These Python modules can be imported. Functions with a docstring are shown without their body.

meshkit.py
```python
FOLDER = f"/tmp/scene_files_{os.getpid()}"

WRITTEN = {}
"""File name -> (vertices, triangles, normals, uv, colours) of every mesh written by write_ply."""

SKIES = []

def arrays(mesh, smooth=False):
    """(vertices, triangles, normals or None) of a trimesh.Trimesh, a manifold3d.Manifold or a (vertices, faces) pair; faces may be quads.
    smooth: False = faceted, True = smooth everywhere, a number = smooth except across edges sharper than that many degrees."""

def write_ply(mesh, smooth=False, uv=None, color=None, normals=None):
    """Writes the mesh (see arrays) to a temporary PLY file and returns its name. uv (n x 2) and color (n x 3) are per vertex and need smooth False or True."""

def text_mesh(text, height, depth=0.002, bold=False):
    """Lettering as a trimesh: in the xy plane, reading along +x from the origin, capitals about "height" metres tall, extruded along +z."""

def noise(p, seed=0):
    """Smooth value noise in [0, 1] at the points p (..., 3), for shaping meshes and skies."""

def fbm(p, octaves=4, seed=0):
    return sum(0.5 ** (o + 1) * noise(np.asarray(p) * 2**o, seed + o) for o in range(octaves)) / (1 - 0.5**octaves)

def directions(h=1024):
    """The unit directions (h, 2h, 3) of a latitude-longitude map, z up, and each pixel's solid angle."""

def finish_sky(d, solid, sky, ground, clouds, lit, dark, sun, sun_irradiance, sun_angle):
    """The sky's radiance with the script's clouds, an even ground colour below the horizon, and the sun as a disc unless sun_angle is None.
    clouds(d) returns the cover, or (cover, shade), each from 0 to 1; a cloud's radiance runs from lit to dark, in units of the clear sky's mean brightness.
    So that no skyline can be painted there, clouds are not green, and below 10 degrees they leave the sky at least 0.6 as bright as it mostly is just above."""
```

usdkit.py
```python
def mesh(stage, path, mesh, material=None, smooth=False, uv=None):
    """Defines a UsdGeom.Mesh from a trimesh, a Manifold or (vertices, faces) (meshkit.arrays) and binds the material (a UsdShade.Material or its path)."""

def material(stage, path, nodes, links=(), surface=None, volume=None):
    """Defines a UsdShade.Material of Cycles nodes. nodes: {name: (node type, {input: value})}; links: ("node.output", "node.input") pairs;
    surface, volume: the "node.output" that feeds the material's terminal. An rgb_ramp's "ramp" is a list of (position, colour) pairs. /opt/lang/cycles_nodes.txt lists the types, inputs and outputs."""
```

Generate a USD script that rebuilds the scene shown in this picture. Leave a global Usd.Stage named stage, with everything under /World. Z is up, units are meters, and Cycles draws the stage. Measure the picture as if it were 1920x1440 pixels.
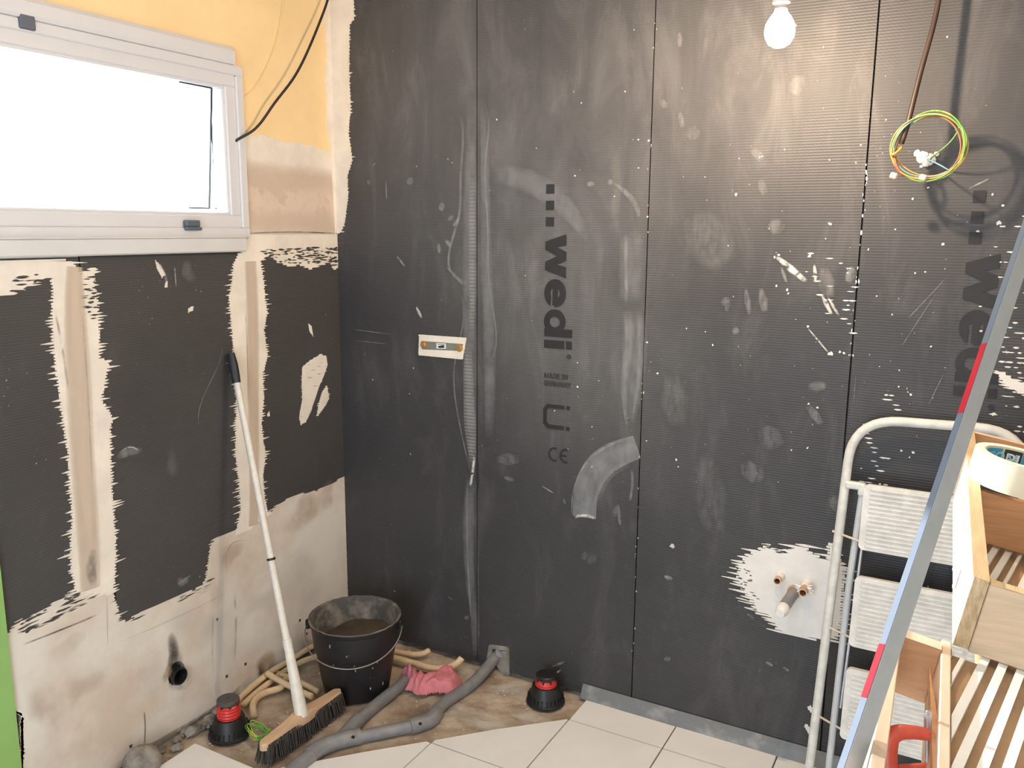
import math, random
import numpy as np
import trimesh
import shapely
from shapely.geometry import Polygon, box as sbox, LineString, Point, MultiPolygon
from shapely.ops import unary_union
from shapely import affinity
from scipy.interpolate import splprep, splev
from pxr import Usd, UsdGeom, UsdLux, UsdShade, Gf, Sdf
import usdkit, meshkit

rng = np.random.default_rng(7)
stage = Usd.Stage.CreateInMemory()
UsdGeom.SetStageUpAxis(stage, 'Z')
UsdGeom.SetStageMetersPerUnit(stage, 1.0)
UsdGeom.Xform.Define(stage, '/World')

# ------------------------------------------------------------------ camera
PW, PH, F = 1920, 1440, 1589.08
EYE = np.array([2.1003, -2.4649, 1.5719])
R_ = np.array([0.87513419, 0.48383236, 0.00681171])
U_ = np.array([-0.09260722, 0.15365354, 0.98377563])
D_ = np.array([-0.47493584, 0.8615665, -0.17927384])
cam = UsdGeom.Camera.Define(stage, '/World/camera')
mm = Gf.Matrix4d(*R_, 0, *U_, 0, *(-D_), 0, *EYE, 1)
cam.AddTransformOp().Set(mm)
cam.CreateHorizontalApertureAttr(36.0)
cam.CreateVerticalApertureAttr(27.0)
cam.CreateFocalLengthAttr(36.0 * F / PW)
cam.CreateClippingRangeAttr(Gf.Vec2f(0.05, 200))
cam.CreateExposureAttr(0.1)

# ------------------------------------------------------------------ daylight: a bright hazy sky and a sun that shines in at the window
dome = UsdLux.DomeLight.Define(stage, '/World/sky')
dome.CreateIntensityAttr(1.75)
dome.CreateColorAttr(Gf.Vec3f(0.86, 0.97, 1.12))
sun = UsdLux.DistantLight.Define(stage, '/World/sun')
sun.CreateIntensityAttr(40000.0)
sun.CreateAngleAttr(0.53)
sun.CreateColorAttr(Gf.Vec3f(1.0, 0.96, 0.9))
sd = np.array([2.1, -0.12, -0.70]); sd /= np.linalg.norm(sd)
zz = -sd; xx = np.cross([0, 0, 1], zz); xx /= np.linalg.norm(xx); yy = np.cross(zz, xx)
sun.AddTransformOp().Set(Gf.Matrix4d(*xx, 0, *yy, 0, *zz, 0, 0, 0, 5, 1))
BULB_POWER = 4000.0


def at(px, py, x=None, y=None, z=None):
    """The point of the room on the plane x, y or z = constant that the photograph shows at (px, py)."""
    d = D_ * F + R_ * (px - PW / 2) - U_ * (py - PH / 2)
    k = 0 if x is not None else 1 if y is not None else 2
    t = ((x, y, z)[k] - EYE[k]) / d[k]
    return EYE + t * d


def dep(px, py, depth):
    return EYE + depth * (D_ + R_ * (px - PW / 2) / F - U_ * (py - PH / 2) / F)


# ------------------------------------------------------------------ stage helpers
used = {}


def path_for(name, parent):
    base = parent.GetPath().pathString if parent is not None else '/World'
    n = used.get((base, name), 0)
    used[(base, name)] = n + 1
    return f'{base}/{name}' + (f'_{n:03d}' if n else '')


def tag(p, label=None, cat=None, group=None, kind=None):
    for k, v in (('label', label), ('category', cat), ('group', group), ('kind', kind)):
        if v:
            p.SetCustomDataByKey(k, v)
    return p


def thing(name, label, cat, loc=None, group=None, kind=None):
    x = UsdGeom.Xform.Define(stage, path_for(name, None))
    if loc is not None:
        x.AddTranslateOp().Set(Gf.Vec3d(*map(float, loc)))
    return tag(x.GetPrim(), label, cat, group, kind)


def obj(name, mesh, mat, parent=None, smooth=30, uv=None, label=None, kind=None):
    m = usdkit.mesh(stage, path_for(name, parent), mesh, mat, smooth, uv).GetPrim()
    return tag(m, label, None, None, kind)


# ------------------------------------------------------------------ materials
def lin(r, g, b):
    f = lambda c: (c / 255 / 12.92) if c / 255 <= 0.04045 else ((c / 255 + 0.055) / 1.055) ** 2.4
    return (f(r), f(g), f(b))


def mat(name, col, rough=0.6, var=0.12, scale=18.0, bump=0.0, bscale=120.0, metallic=0.0, spec=0.5, stretch=(1, 1, 1), col2=None, detail=4.0, obj_coords=False, lo=0.35, hi=0.65, **extra):
    c = np.array(col); a = tuple(np.clip(c * (1 - var), 0, 1)); b = tuple(np.clip(c * (1 + var), 0, 1)) if col2 is None else col2
    if col2 is not None:
        a = tuple(c)
    nodes = {'g': ('texture_coordinate', {}) if obj_coords else ('geometry', {}),
             'm': ('mapping', {'scale': stretch}),
             'n': ('noise_texture', {'scale': scale, 'detail': detail, 'roughness': 0.6}),
             'r': ('rgb_ramp', {'ramp': [(lo, a), (hi, b)]}),
             'p': ('principled_bsdf', {'roughness': rough, 'metallic': metallic, 'specular_ior_level': spec, **extra})}
    links = [('g.object' if obj_coords else 'g.position', 'm.vector'), ('m.vector', 'n.vector'), ('n.fac', 'r.fac'), ('r.color', 'p.base_color')]
    if bump:
        nodes['n2'] = ('noise_texture', {'scale': bscale, 'detail': 3.0})
        nodes['b'] = ('bump', {'strength': bump, 'distance': 0.003})
        links += [('m.vector', 'n2.vector'), ('n2.fac', 'b.height'), ('b.normal', 'p.normal')]
    return usdkit.material(stage, f'/World/Looks/{name}', nodes, links, 'p.BSDF')


def board_material(name, base, dusty, dust_sheen_col, lo, hi, ridge, rough=0.42, spec=0.5, sheen_clouds=()):
    """Cement-faced foam board: dark grey, fine horizontal ribs with a mesh weave, plaster dust rubbed over it in places, sheen painted in as pale patches, and small white specks."""
    b = np.array(base)
    nodes = {'g': ('geometry', {}), 's': ('separate_xyz', {}),
             'v1': ('noise_texture', {'scale': 2.2, 'detail': 5.0, 'roughness': 0.6}),
             'r1': ('rgb_ramp', {'ramp': [(0.3, tuple(b * 0.88)), (0.7, tuple(b * 1.12))]}),
             'm2': ('mapping', {'scale': (3.0, 3.0, 1.0)}),
             'v2': ('noise_texture', {'scale': 2.6, 'detail': 9.0, 'roughness': 0.68, 'distortion': 0.6}),
             'r2': ('map_range', {'from_min': lo, 'from_max': hi, 'to_min': 0.0, 'to_max': dusty, 'clamp': True}),
             'v3': ('noise_texture', {'scale': 110.0, 'detail': 2.0}),
             'v3b': ('noise_texture', {'scale': 3.0, 'detail': 3.0}),
             'a3': ('math', {'math_type': 'multiply_add', 'value2': 0.35}),
             'r3': ('map_range', {'from_min': 0.945, 'from_max': 0.97, 'to_min': 0.0, 'to_max': 0.85, 'clamp': True}),
             'mx': ('mix_color', {'b': dust_sheen_col}), 'mx2': ('mix_color', {'b': (0.62, 0.6, 0.57)}),
             'w': ('wave_texture', {'wave_type': 'bands', 'bands_direction': 'z', 'scale': ridge, 'distortion': 0.3, 'detail': 1.0, 'detail_scale': 6.0}),
             'wx': ('wave_texture', {'wave_type': 'bands', 'bands_direction': 'diagonal', 'scale': ridge * 1.3, 'distortion': 0.2}),
             'wr': ('map_range', {'from_min': 0.0, 'from_max': 0.25, 'to_min': 0.82, 'to_max': 1.0, 'clamp': True}),
             'mm': ('mix_color', {'blend_type': 'multiply', 'fac': 1.0}),
             'hh': ('math', {'math_type': 'multiply_add', 'value2': 0.25}),
             'b': ('bump', {'strength': 0.35, 'distance': 0.0015}),
             'p': ('principled_bsdf', {'roughness': rough, 'specular_ior_level': spec})}
    links = [('g.position', 'v1.vector'), ('v1.fac', 'r1.fac'), ('g.position', 'm2.vector'), ('m2.vector', 'v2.vector'), ('v2.fac', 'r2.value'),
             ('g.position', 'v3.vector'), ('g.position', 'v3b.vector'), ('v3b.fac', 'a3.value1'), ('v3.fac', 'a3.value3'), ('a3.value', 'r3.value'),
             ('r1.color', 'mm.a'), ('g.position', 'w.vector'), ('w.fac', 'wr.value'), ('wr.result', 'mm.b'),
             ('mm.result', 'mx.a'), ('r2.result', 'mx.fac'), ('mx.result', 'mx2.a'), ('r3.result', 'mx2.fac'), ('mx2.result', 'p.base_color'),
             ('g.position', 'wx.vector'), ('wx.fac', 'hh.value1'), ('w.fac', 'hh.value3'), ('hh.value', 'b.height'), ('b.normal', 'p.normal')]
    last = None
    for k, (cx_, cz_, rx_, rz_, st_) in enumerate(sheen_clouds):        # pale patches: chase dust, with window sheen painted into the board colour
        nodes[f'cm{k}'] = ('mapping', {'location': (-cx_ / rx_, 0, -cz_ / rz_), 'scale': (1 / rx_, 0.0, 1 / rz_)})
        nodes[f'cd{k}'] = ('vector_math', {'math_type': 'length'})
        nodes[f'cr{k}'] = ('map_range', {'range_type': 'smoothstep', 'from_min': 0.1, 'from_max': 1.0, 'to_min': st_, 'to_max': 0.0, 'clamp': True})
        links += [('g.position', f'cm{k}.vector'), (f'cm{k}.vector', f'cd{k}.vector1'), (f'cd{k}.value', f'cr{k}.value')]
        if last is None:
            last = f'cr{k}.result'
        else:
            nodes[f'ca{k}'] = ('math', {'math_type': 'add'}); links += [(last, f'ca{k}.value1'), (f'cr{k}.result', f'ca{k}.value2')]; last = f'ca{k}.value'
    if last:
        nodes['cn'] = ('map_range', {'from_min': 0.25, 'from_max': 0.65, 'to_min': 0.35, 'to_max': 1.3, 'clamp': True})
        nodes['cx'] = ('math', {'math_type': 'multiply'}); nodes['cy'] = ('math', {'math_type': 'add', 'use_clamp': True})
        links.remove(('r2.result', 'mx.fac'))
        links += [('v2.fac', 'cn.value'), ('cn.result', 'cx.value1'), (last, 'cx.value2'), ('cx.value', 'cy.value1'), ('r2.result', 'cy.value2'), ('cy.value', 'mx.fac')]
    return usdkit.material(stage, f'/World/Looks/{name}', nodes, links, 'p.BSDF')


def film_material(name, col, nscale=30.0, stretch=(1, 1, 1), contrast=(0.3, 0.6), rough=0.7, ribs=0.0):
    """A film of dust, filler or stain on a wall; uv.x is how dense it is, fading out to the film's edge."""
    nodes = {'uv': ('texture_coordinate', {}), 's': ('separate_xyz', {}), 'g': ('geometry', {}),
             'm': ('mapping', {'scale': stretch}),
             'n': ('noise_texture', {'scale': nscale, 'detail': 6.0, 'roughness': 0.65}),
             'r': ('map_range', {'from_min': contrast[0], 'from_max': contrast[1], 'to_min': 0.0, 'to_max': 1.0, 'clamp': True}),
             'x': ('math', {'math_type': 'multiply', 'use_clamp': True}),
             't': ('transparent_bsdf', {}), 'p': ('principled_bsdf', {'base_color': col, 'roughness': rough}),
             'mix': ('mix_closure', {})}
    links = [('uv.UV', 's.vector'), ('g.position', 'm.vector'), ('m.vector', 'n.vector'), ('n.fac', 'r.value'), ('s.x', 'x.value1')]
    if ribs:
        nodes['w'] = ('wave_texture', {'wave_type': 'bands', 'bands_direction': 'z', 'scale': ribs, 'distortion': 0.6, 'detail': 1.0})
        nodes['wr'] = ('map_range', {'from_min': 0.2, 'from_max': 0.8, 'to_min': 0.35, 'to_max': 1.0, 'clamp': True})
        nodes['y'] = ('math', {'math_type': 'multiply'})
        links += [('g.position', 'w.vector'), ('w.fac', 'wr.value'), ('wr.result', 'y.value1'), ('r.result', 'y.value2'), ('y.value', 'x.value2')]
    else:
        links += [('r.result', 'x.value2')]
    links += [('x.value', 'mix.fac'), ('t.BSDF', 'mix.closure1'), ('p.BSDF', 'mix.closure2')]
    return usdkit.material(stage, f'/World/Looks/{name}', nodes, links, 'mix.closure')


M = {}
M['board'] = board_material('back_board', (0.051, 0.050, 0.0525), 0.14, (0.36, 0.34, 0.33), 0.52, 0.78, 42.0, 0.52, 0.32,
                            sheen_clouds=((0.93, 1.35, 0.55, 0.8, 0.20), (1.25, 1.95, 0.65, 0.65, 0.15), (1.55, 1.7, 0.5, 0.6, 0.04), (0.45, 1.95, 0.7, 0.9, 0.18), (1.25, 1.05, 0.4, 0.55, 0.06), (2.0, 1.75, 0.4, 0.5, 0.05)))
M['board_left'] = board_material('left_board', (0.068, 0.064, 0.062), 0.14, (0.3, 0.29, 0.28), 0.6, 0.85, 42.0, 0.6, 0.35)
M['gap'] = mat('joint_dark', (0.02, 0.02, 0.02), 0.9)
M['ink'] = mat('board_print', (0.024, 0.023, 0.024), 0.55, spec=0.3)
M['ink_pale'] = mat('board_small_print', (0.05, 0.04, 0.042), 0.55, spec=0.3)
M['orange'] = mat('orange_paint', (0.95, 0.70, 0.37), 0.7, 0.04, 5, bump=0.1, bscale=200)
M['plaster'] = mat('plaster_cream', (0.82, 0.745, 0.645), 0.85, 0.07, 9, bump=0.35, bscale=90, spec=0.2)
M['plaster_white'] = mat('plaster_white', (0.74, 0.71, 0.675), 0.85, 0.05, 14, bump=0.35, bscale=110, spec=0.2)
M['plaster_pink'] = mat('plaster_damp', (0.74, 0.59, 0.47), 0.9, 0.07, 5, bump=0.15, bscale=120, spec=0.2)
M['plaster_tan'] = mat('plaster_tan', (0.68, 0.565, 0.45), 0.9, 0.07, 6, bump=0.2, bscale=90, spec=0.2)
M['skim'] = mat('skim_lower', (0.74, 0.69, 0.61), 0.9, 0.0, 3.2, bump=0.25, bscale=60, spec=0.2, col2=(0.62, 0.51, 0.41), lo=0.42, hi=0.66)
M['wall_low'] = mat('old_paint', (0.70, 0.66, 0.59), 0.8, 0.05, 6, bump=0.2, bscale=50, spec=0.3)
M['ceil'] = mat('ceiling_white', (0.8, 0.78, 0.74), 0.9, 0.02)
M['pvc'] = mat('white_pvc', (0.69, 0.685, 0.70), 0.35, 0.015, 6)
M['sill'] = mat('sill_white', (0.67, 0.665, 0.66), 0.4, 0.03, 8)
M['hinge'] = mat('hinge_grey', (0.10, 0.115, 0.15), 0.5, 0.05)
M['gasket'] = mat('gasket', (0.02, 0.03, 0.04), 0.6)
M['green'] = mat('green_paint', lin(142, 184, 104), 0.7, 0.03, 8)
M['tile'] = mat('floor_tile', (0.83, 0.815, 0.79), 0.38, 0.03, 6, bump=0.03, bscale=70)
M['grout'] = mat('grout', (0.16, 0.115, 0.08), 0.9)
M['screed'] = mat('screed', (0.26, 0.185, 0.13), 0.92, 0, 7.0, bump=0.8, bscale=70, col2=(0.56, 0.46, 0.36), detail=8.0, lo=0.36, hi=0.66, spec=0.2)
M['mortar'] = mat('mortar_grey', (0.36, 0.33, 0.29), 0.92, 0, 22, bump=0.8, bscale=80, col2=(0.16, 0.14, 0.12), spec=0.2)
M['crumb'] = mat('plaster_crumbs', (0.62, 0.55, 0.47), 0.9)
M['pipe_grey'] = mat('grey_pvc_pipe', (0.20, 0.20, 0.215), 0.45, 0, 30, col2=(0.27, 0.255, 0.24), lo=0.4, hi=0.7)
M['conduit'] = mat('beige_conduit', (0.72, 0.54, 0.33), 0.5, 0.08, 30)
M['bucket'] = mat('black_plastic', (0.014, 0.014, 0.016), 0.42, 0.1, 20)
M['bucket_dirty'] = mat('bucket_dirty', (0.10, 0.092, 0.086), 0.8, 0, 14, col2=(0.42, 0.37, 0.31), detail=7, lo=0.48, hi=0.78)
M['mud'] = mat('dark_slurry', (0.045, 0.035, 0.026), 0.35, 0, 16, col2=(0.10, 0.075, 0.05), bump=0.3, bscale=60)
M['wire_metal'] = mat('wire_metal', (0.33, 0.31, 0.30), 0.45, 0.05, metallic=0.6)
M['black'] = mat('black_part', (0.013, 0.013, 0.014), 0.45)
M['black_top'] = mat('dark_grey_cap', (0.075, 0.072, 0.07), 0.55)
M['red'] = mat('red_plastic', (0.62, 0.035, 0.03), 0.4, 0.05)
M['broom_wood'] = mat('broom_wood', (0.60, 0.40, 0.25), 0.6, 0.1, 10, stretch=(8, 1, 8))
M['bristle'] = mat('bristle', (0.05, 0.04, 0.035), 0.8, 0.3, 200)
M['handle'] = mat('handle_white', (0.72, 0.67, 0.60), 0.4, 0.06, 40)
M['grip'] = mat('grip_navy', (0.018, 0.02, 0.03), 0.5)
M['cloth'] = mat('pink_cloth', (0.66, 0.215, 0.25), 0.9, 0.1, 40, bump=0.3, bscale=600)
M['wire_yg'] = mat('yellow_green_wire', (0.55, 0.62, 0.10), 0.45, 0, 25, col2=(0.12, 0.40, 0.06), lo=0.48, hi=0.52)
M['wire_red'] = mat('red_brown_wire', (0.42, 0.13, 0.06), 0.45)
M['wire_blue'] = mat('blue_wire', (0.16, 0.33, 0.42), 0.45)
M['wire_green'] = mat('green_wire', (0.18, 0.36, 0.10), 0.45)
M['wire_orange'] = mat('orange_wire', (0.66, 0.34, 0.07), 0.45)
M['cable_brown'] = mat('brown_cable', (0.034, 0.017, 0.012), 0.5)
M['cable_black'] = mat('black_cable', (0.02, 0.019, 0.022), 0.45)
M['copper'] = mat('copper', (0.62, 0.38, 0.24), 0.45, 0.1, 40, metallic=0.5)
M['brass'] = mat('brass', (0.55, 0.33, 0.12), 0.4, 0.1, 40, metallic=0.6)
M['bracket'] = mat('bracket_grey', (0.27, 0.27, 0.23), 0.45, 0.06, 30, metallic=0.4)
M['sticker'] = mat('white_sticker', (0.75, 0.77, 0.78), 0.6)
M['ladder'] = mat('ladder_paint', (0.56, 0.55, 0.52), 0.45, 0, 30, col2=(0.66, 0.645, 0.60), lo=0.4, hi=0.6)
M['ladder_in'] = mat('ladder_inner', (0.47, 0.49, 0.51), 0.4, 0.06, 20)
M['step'] = mat('ladder_step', (0.57, 0.555, 0.53), 0.7, 0, 25, col2=(0.74, 0.71, 0.67), bump=0.2, bscale=150, lo=0.35, hi=0.7)
M['rivet'] = mat('step_pin', (0.55, 0.47, 0.38), 0.5)
M['alu'] = mat('aluminium', (0.36, 0.375, 0.37), 0.45, 0.05, 30, metallic=0.35)
M['alu_edge_skylit'] = mat('aluminium_edge_skylit', (0.155, 0.185, 0.235), 0.6, 0.02, spec=0.04)  # bluish sky light on the narrow face is put into this colour
M['wood_pale'] = mat('pale_pine', (0.62, 0.44, 0.25), 0.65, 0.10, 9, stretch=(9, 1.2, 9), bump=0.1, bscale=60)
M['wood_front'] = mat('front_pine', (0.60, 0.45, 0.30), 0.65, 0.10, 8, stretch=(1.5, 8, 14), bump=0.1, bscale=60)
M['wood_end'] = mat('rough_pine', (0.74, 0.66, 0.55), 0.85, 0.12, 14, stretch=(6, 1, 6), bump=0.7, bscale=110)
M['wood_grain'] = mat('end_grain', (0.40, 0.28, 0.15), 0.85, 0, 60, col2=(0.60, 0.46, 0.28), stretch=(2.5, 1, 0.8), bump=0.8, bscale=160)
M['wood_red'] = mat('reddish_pine', (0.50, 0.255, 0.115), 0.6, 0.12, 8, stretch=(1.5, 8, 14))
M['wood_pink'] = mat('pinkish_pine', (0.72, 0.53, 0.38), 0.65, 0.07, 8, stretch=(8, 1.2, 8))
M['sun_stripe_white'] = mat('white_sun_stripe', (0.86, 0.85, 0.80), 0.55, 0.03, 14, stretch=(2, 2, 2))  # stands in for stripes of sunlight on the table top
M['stripe_brown'] = mat('brown_board', (0.42, 0.255, 0.135), 0.6, 0.10, 8, stretch=(8, 2, 8))
M['tape'] = mat('masking_tape', (0.80, 0.74, 0.56), 0.6, 0.02, 20)
M['tape_core'] = mat('tape_core', (0.62, 0.56, 0.44), 0.7)
M['core_blue'] = mat('core_blue', (0.03, 0.30, 0.48), 0.4)
M['core_pale'] = mat('core_pale', (0.25, 0.55, 0.70), 0.5)
M['core_black'] = mat('core_black', (0.02, 0.02, 0.02), 0.5)
M['tool_red'] = mat('tool_red', (0.66, 0.10, 0.06), 0.35, 0.12, 40)
M['steel'] = mat('steel', (0.42, 0.42, 0.45), 0.4, 0.1, 60, metallic=0.8)
M['red_mark'] = mat('red_mark', (0.50, 0.03, 0.04), 0.7, spec=0.05)
M['bag'] = mat('white_plastic', (0.82, 0.83, 0.84), 0.4)
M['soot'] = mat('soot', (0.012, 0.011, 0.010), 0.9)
M['pane'] = usdkit.material(stage, '/World/Looks/window_glass', {'f': ('fresnel', {'IOR': 1.45}), 't': ('transparent_bsdf', {'color': (0.97, 0.985, 1.0)}), 'g': ('glossy_bsdf', {'roughness': 0.02, 'color': (0.9, 0.9, 0.9)}), 'x': ('mix_closure', {})},
                            [('f.fac', 'x.fac'), ('t.BSDF', 'x.closure1'), ('g.BSDF', 'x.closure2')], 'x.closure')
M['bulb_glass'] = usdkit.material(stage, '/World/Looks/bulb_glass', {'t': ('transparent_bsdf', {'color': (1, 1, 1)}), 'e': ('emission', {'color': (1.0, 0.9, 0.75), 'strength': 2.2}), 'x': ('add_closure', {})}, [('t.BSDF', 'x.closure1'), ('e.emission', 'x.closure2')], 'x.closure')
M['dust'] = film_material('dust_film', (0.50, 0.49, 0.48), 16.0, (3, 3, 1), (0.28, 0.7))
M['filler'] = film_material('filler_film', (0.36, 0.36, 0.365), 10.0, (2, 2, 1), (0.15, 0.6))
M['filler_ribbed'] = film_material('ribbed_filler_film', (0.46, 0.45, 0.44), 10.0, (2, 2, 1), (0.1, 0.5), ribs=26.0)
M['scrape'] = film_material('plaster_scrape', (0.70, 0.68, 0.64), 45.0, (1, 1, 1), (0.40, 0.52))
M['sootfilm'] = film_material('soot_film', (0.015, 0.013, 0.012), 14.0, (1, 1, 1), (0.25, 0.6))
M['damp'] = film_material('damp_film', (0.44, 0.29, 0.18), 7.0, (1, 1, 1), (0.3, 0.65))
M['pale'] = film_material('pale_film', (0.74, 0.70, 0.64), 9.0, (1, 1, 1), (0.3, 0.6))
M['damp_pink'] = film_material('damp_pink_film', (0.72, 0.57, 0.455), 12.0, (1, 1, 1), (0.05, 0.5))
M['pale_brush'] = film_material('brushed_plaster', (0.84, 0.78, 0.70), 20.0, (1, 1, 1), (0.3, 0.5))
M['tan_strip'] = film_material('tan_strip_film', (0.66, 0.53, 0.41), 8.0, (1, 1, 0.3), (0.1, 0.4))
M['greyfilm'] = film_material('grey_film', (0.22, 0.215, 0.20), 22.0, (1, 1, 1), (0.35, 0.6))


# ------------------------------------------------------------------ shape helpers
def cat(*ms):
    return trimesh.util.concatenate([m for m in ms if m is not None])


def bx(size, center=(0, 0, 0), bevel=0.0):
    s = np.array(size, float)
    if bevel <= 0:
        m = trimesh.creation.box(s)
    else:
        b = min(bevel, s.min() / 2.01)
        pts = []
        for sx in (-1, 1):
            for sy in (-1, 1):
                for sz in (-1, 1):
                    h = s / 2
                    for k in range(3):
                        q = h - b; q[k] = h[k]
                        pts.append(q * [sx, sy, sz])
        m = trimesh.convex.convex_hull(np.array(pts))
    m.apply_translation(center)
    return m


def place(m, origin, ex, ey, ez):
    T = np.eye(4); T[:3, 0], T[:3, 1], T[:3, 2], T[:3, 3] = ex, ey, ez, origin
    m = m.copy(); m.apply_transform(T)
    return m


def curve(pts, n=40, smooth=True):
    p = np.array(pts, float)
    if not smooth or len(p) < 3:
        return p
    tck, _ = splprep(p.T, s=0, k=min(3, len(p) - 1))
    return np.array(splev(np.linspace(0, 1, n), tck)).T


def tube(pts, r, sides=12, n=40, smooth=True, closed=False, cap=True):
    p = curve(pts, n, smooth) if not closed else np.array(pts, float)
    N = len(p)
    rr = np.interp(np.linspace(0, 1, N), np.linspace(0, 1, len(np.atleast_1d(r))), np.atleast_1d(r)) if np.ndim(r) else np.full(N, r)
    t = np.roll(p, -1, 0) - np.roll(p, 1, 0) if closed else np.gradient(p, axis=0)
    t /= np.linalg.norm(t, axis=1, keepdims=True) + 1e-12
    a = np.cross(t[0], [0.13, 0.31, 0.94]); a /= np.linalg.norm(a)
    A = []
    for k in range(N):
        a = a - t[k] * (a @ t[k]); a /= np.linalg.norm(a); A.append(a)
    A = np.array(A); B = np.cross(t, A)
    ang = np.arange(sides) * 2 * np.pi / sides
    v = (p[:, None] + rr[:, None, None] * (np.cos(ang)[None, :, None] * A[:, None] + np.sin(ang)[None, :, None] * B[:, None])).reshape(-1, 3)
    f = []
    for i in range(N if closed else N - 1):
        j = (i + 1) % N
        for s in range(sides):
            u = (s + 1) % sides
            f += [[i * sides + s, i * sides + u, j * sides + u], [i * sides + s, j * sides + u, j * sides + s]]
    if cap and not closed:
        v = np.vstack([v, p[0], p[-1]]); c0, c1 = len(v) - 2, len(v) - 1
        for s in range(sides):
            u = (s + 1) % sides
            f += [[c0, u, s], [c1, (N - 1) * sides + s, (N - 1) * sides + u]]
    return trimesh.Trimesh(v, np.array(f), process=False)


def fillet(pts, rad, n=7):
    """A polyline with its inner corners rounded."""
    pts = [np.array(p, float) for p in pts]
    out = [pts[0]]
    for a, b, c in zip(pts, pts[1:], pts[2:]):
        u = (a - b) / np.linalg.norm(a - b); w = (c - b) / np.linalg.norm(c - b)
        r = min(rad, 0.45 * np.linalg.norm(a - b), 0.45 * np.linalg.norm(c - b))
        p0, p1 = b + u * r, b + w * r
        for s in np.linspace(0, 1, n):
            out.append((1 - s) ** 2 * p0 + 2 * s * (1 - s) * b + s * s * p1)
    out.append(pts[-1])
    return np.array(out)


def lathe(profile, sides=48, center=(0, 0, 0)):
    m = trimesh.creation.revolve(np.array(profile, float), sections=sides)
    m.apply_translation(center)
    return m


def polys(g):
    if g.is_empty:
        return []
    return [p for p in getattr(g, 'geoms', [g]) if isinstance(p, Polygon) and p.area > 2e-7]


def slab(shape, t0, t1, wall):
    """The 2D shape (u, v) of a wall as a slab from t0 to t1 in front of the wall. 'back': u = x, v = z, towards -y; 'left': u = y, v = z, towards +x; 'floor': u, v = x, y, upwards."""
    out = []
    for p in polys(shape):
        m = trimesh.creation.extrude_polygon(p, t1 - t0, engine='earcut')
        v = m.vertices.copy(); u_, v_, t = v[:, 0], v[:, 1], v[:, 2] + t0
        if wall == 'back':
            m = trimesh.Trimesh(np.stack([u_, -t, v_], 1), m.faces, process=False)
        elif wall == 'left':
            m = trimesh.Trimesh(np.stack([t, u_, v_], 1), m.faces, process=False)
        else:
            m = trimesh.Trimesh(np.stack([u_, v_, t], 1), m.faces, process=False)
        out.append(m)
    return cat(*out)


def uvp(pts, wall):
    """Photograph pixels to wall coordinates."""
    if wall == 'back':
        return np.array([at(a, b, y=0)[[0, 2]] for a, b in pts])
    if wall == 'left':
        return np.array([at(a, b, x=0)[[1, 2]] for a, b in pts])
    return np.array([at(a, b, z=0)[:2] for a, b in pts])


def poly(pts, wall):
    return Polygon(uvp(pts, wall)).buffer(0)


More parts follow.
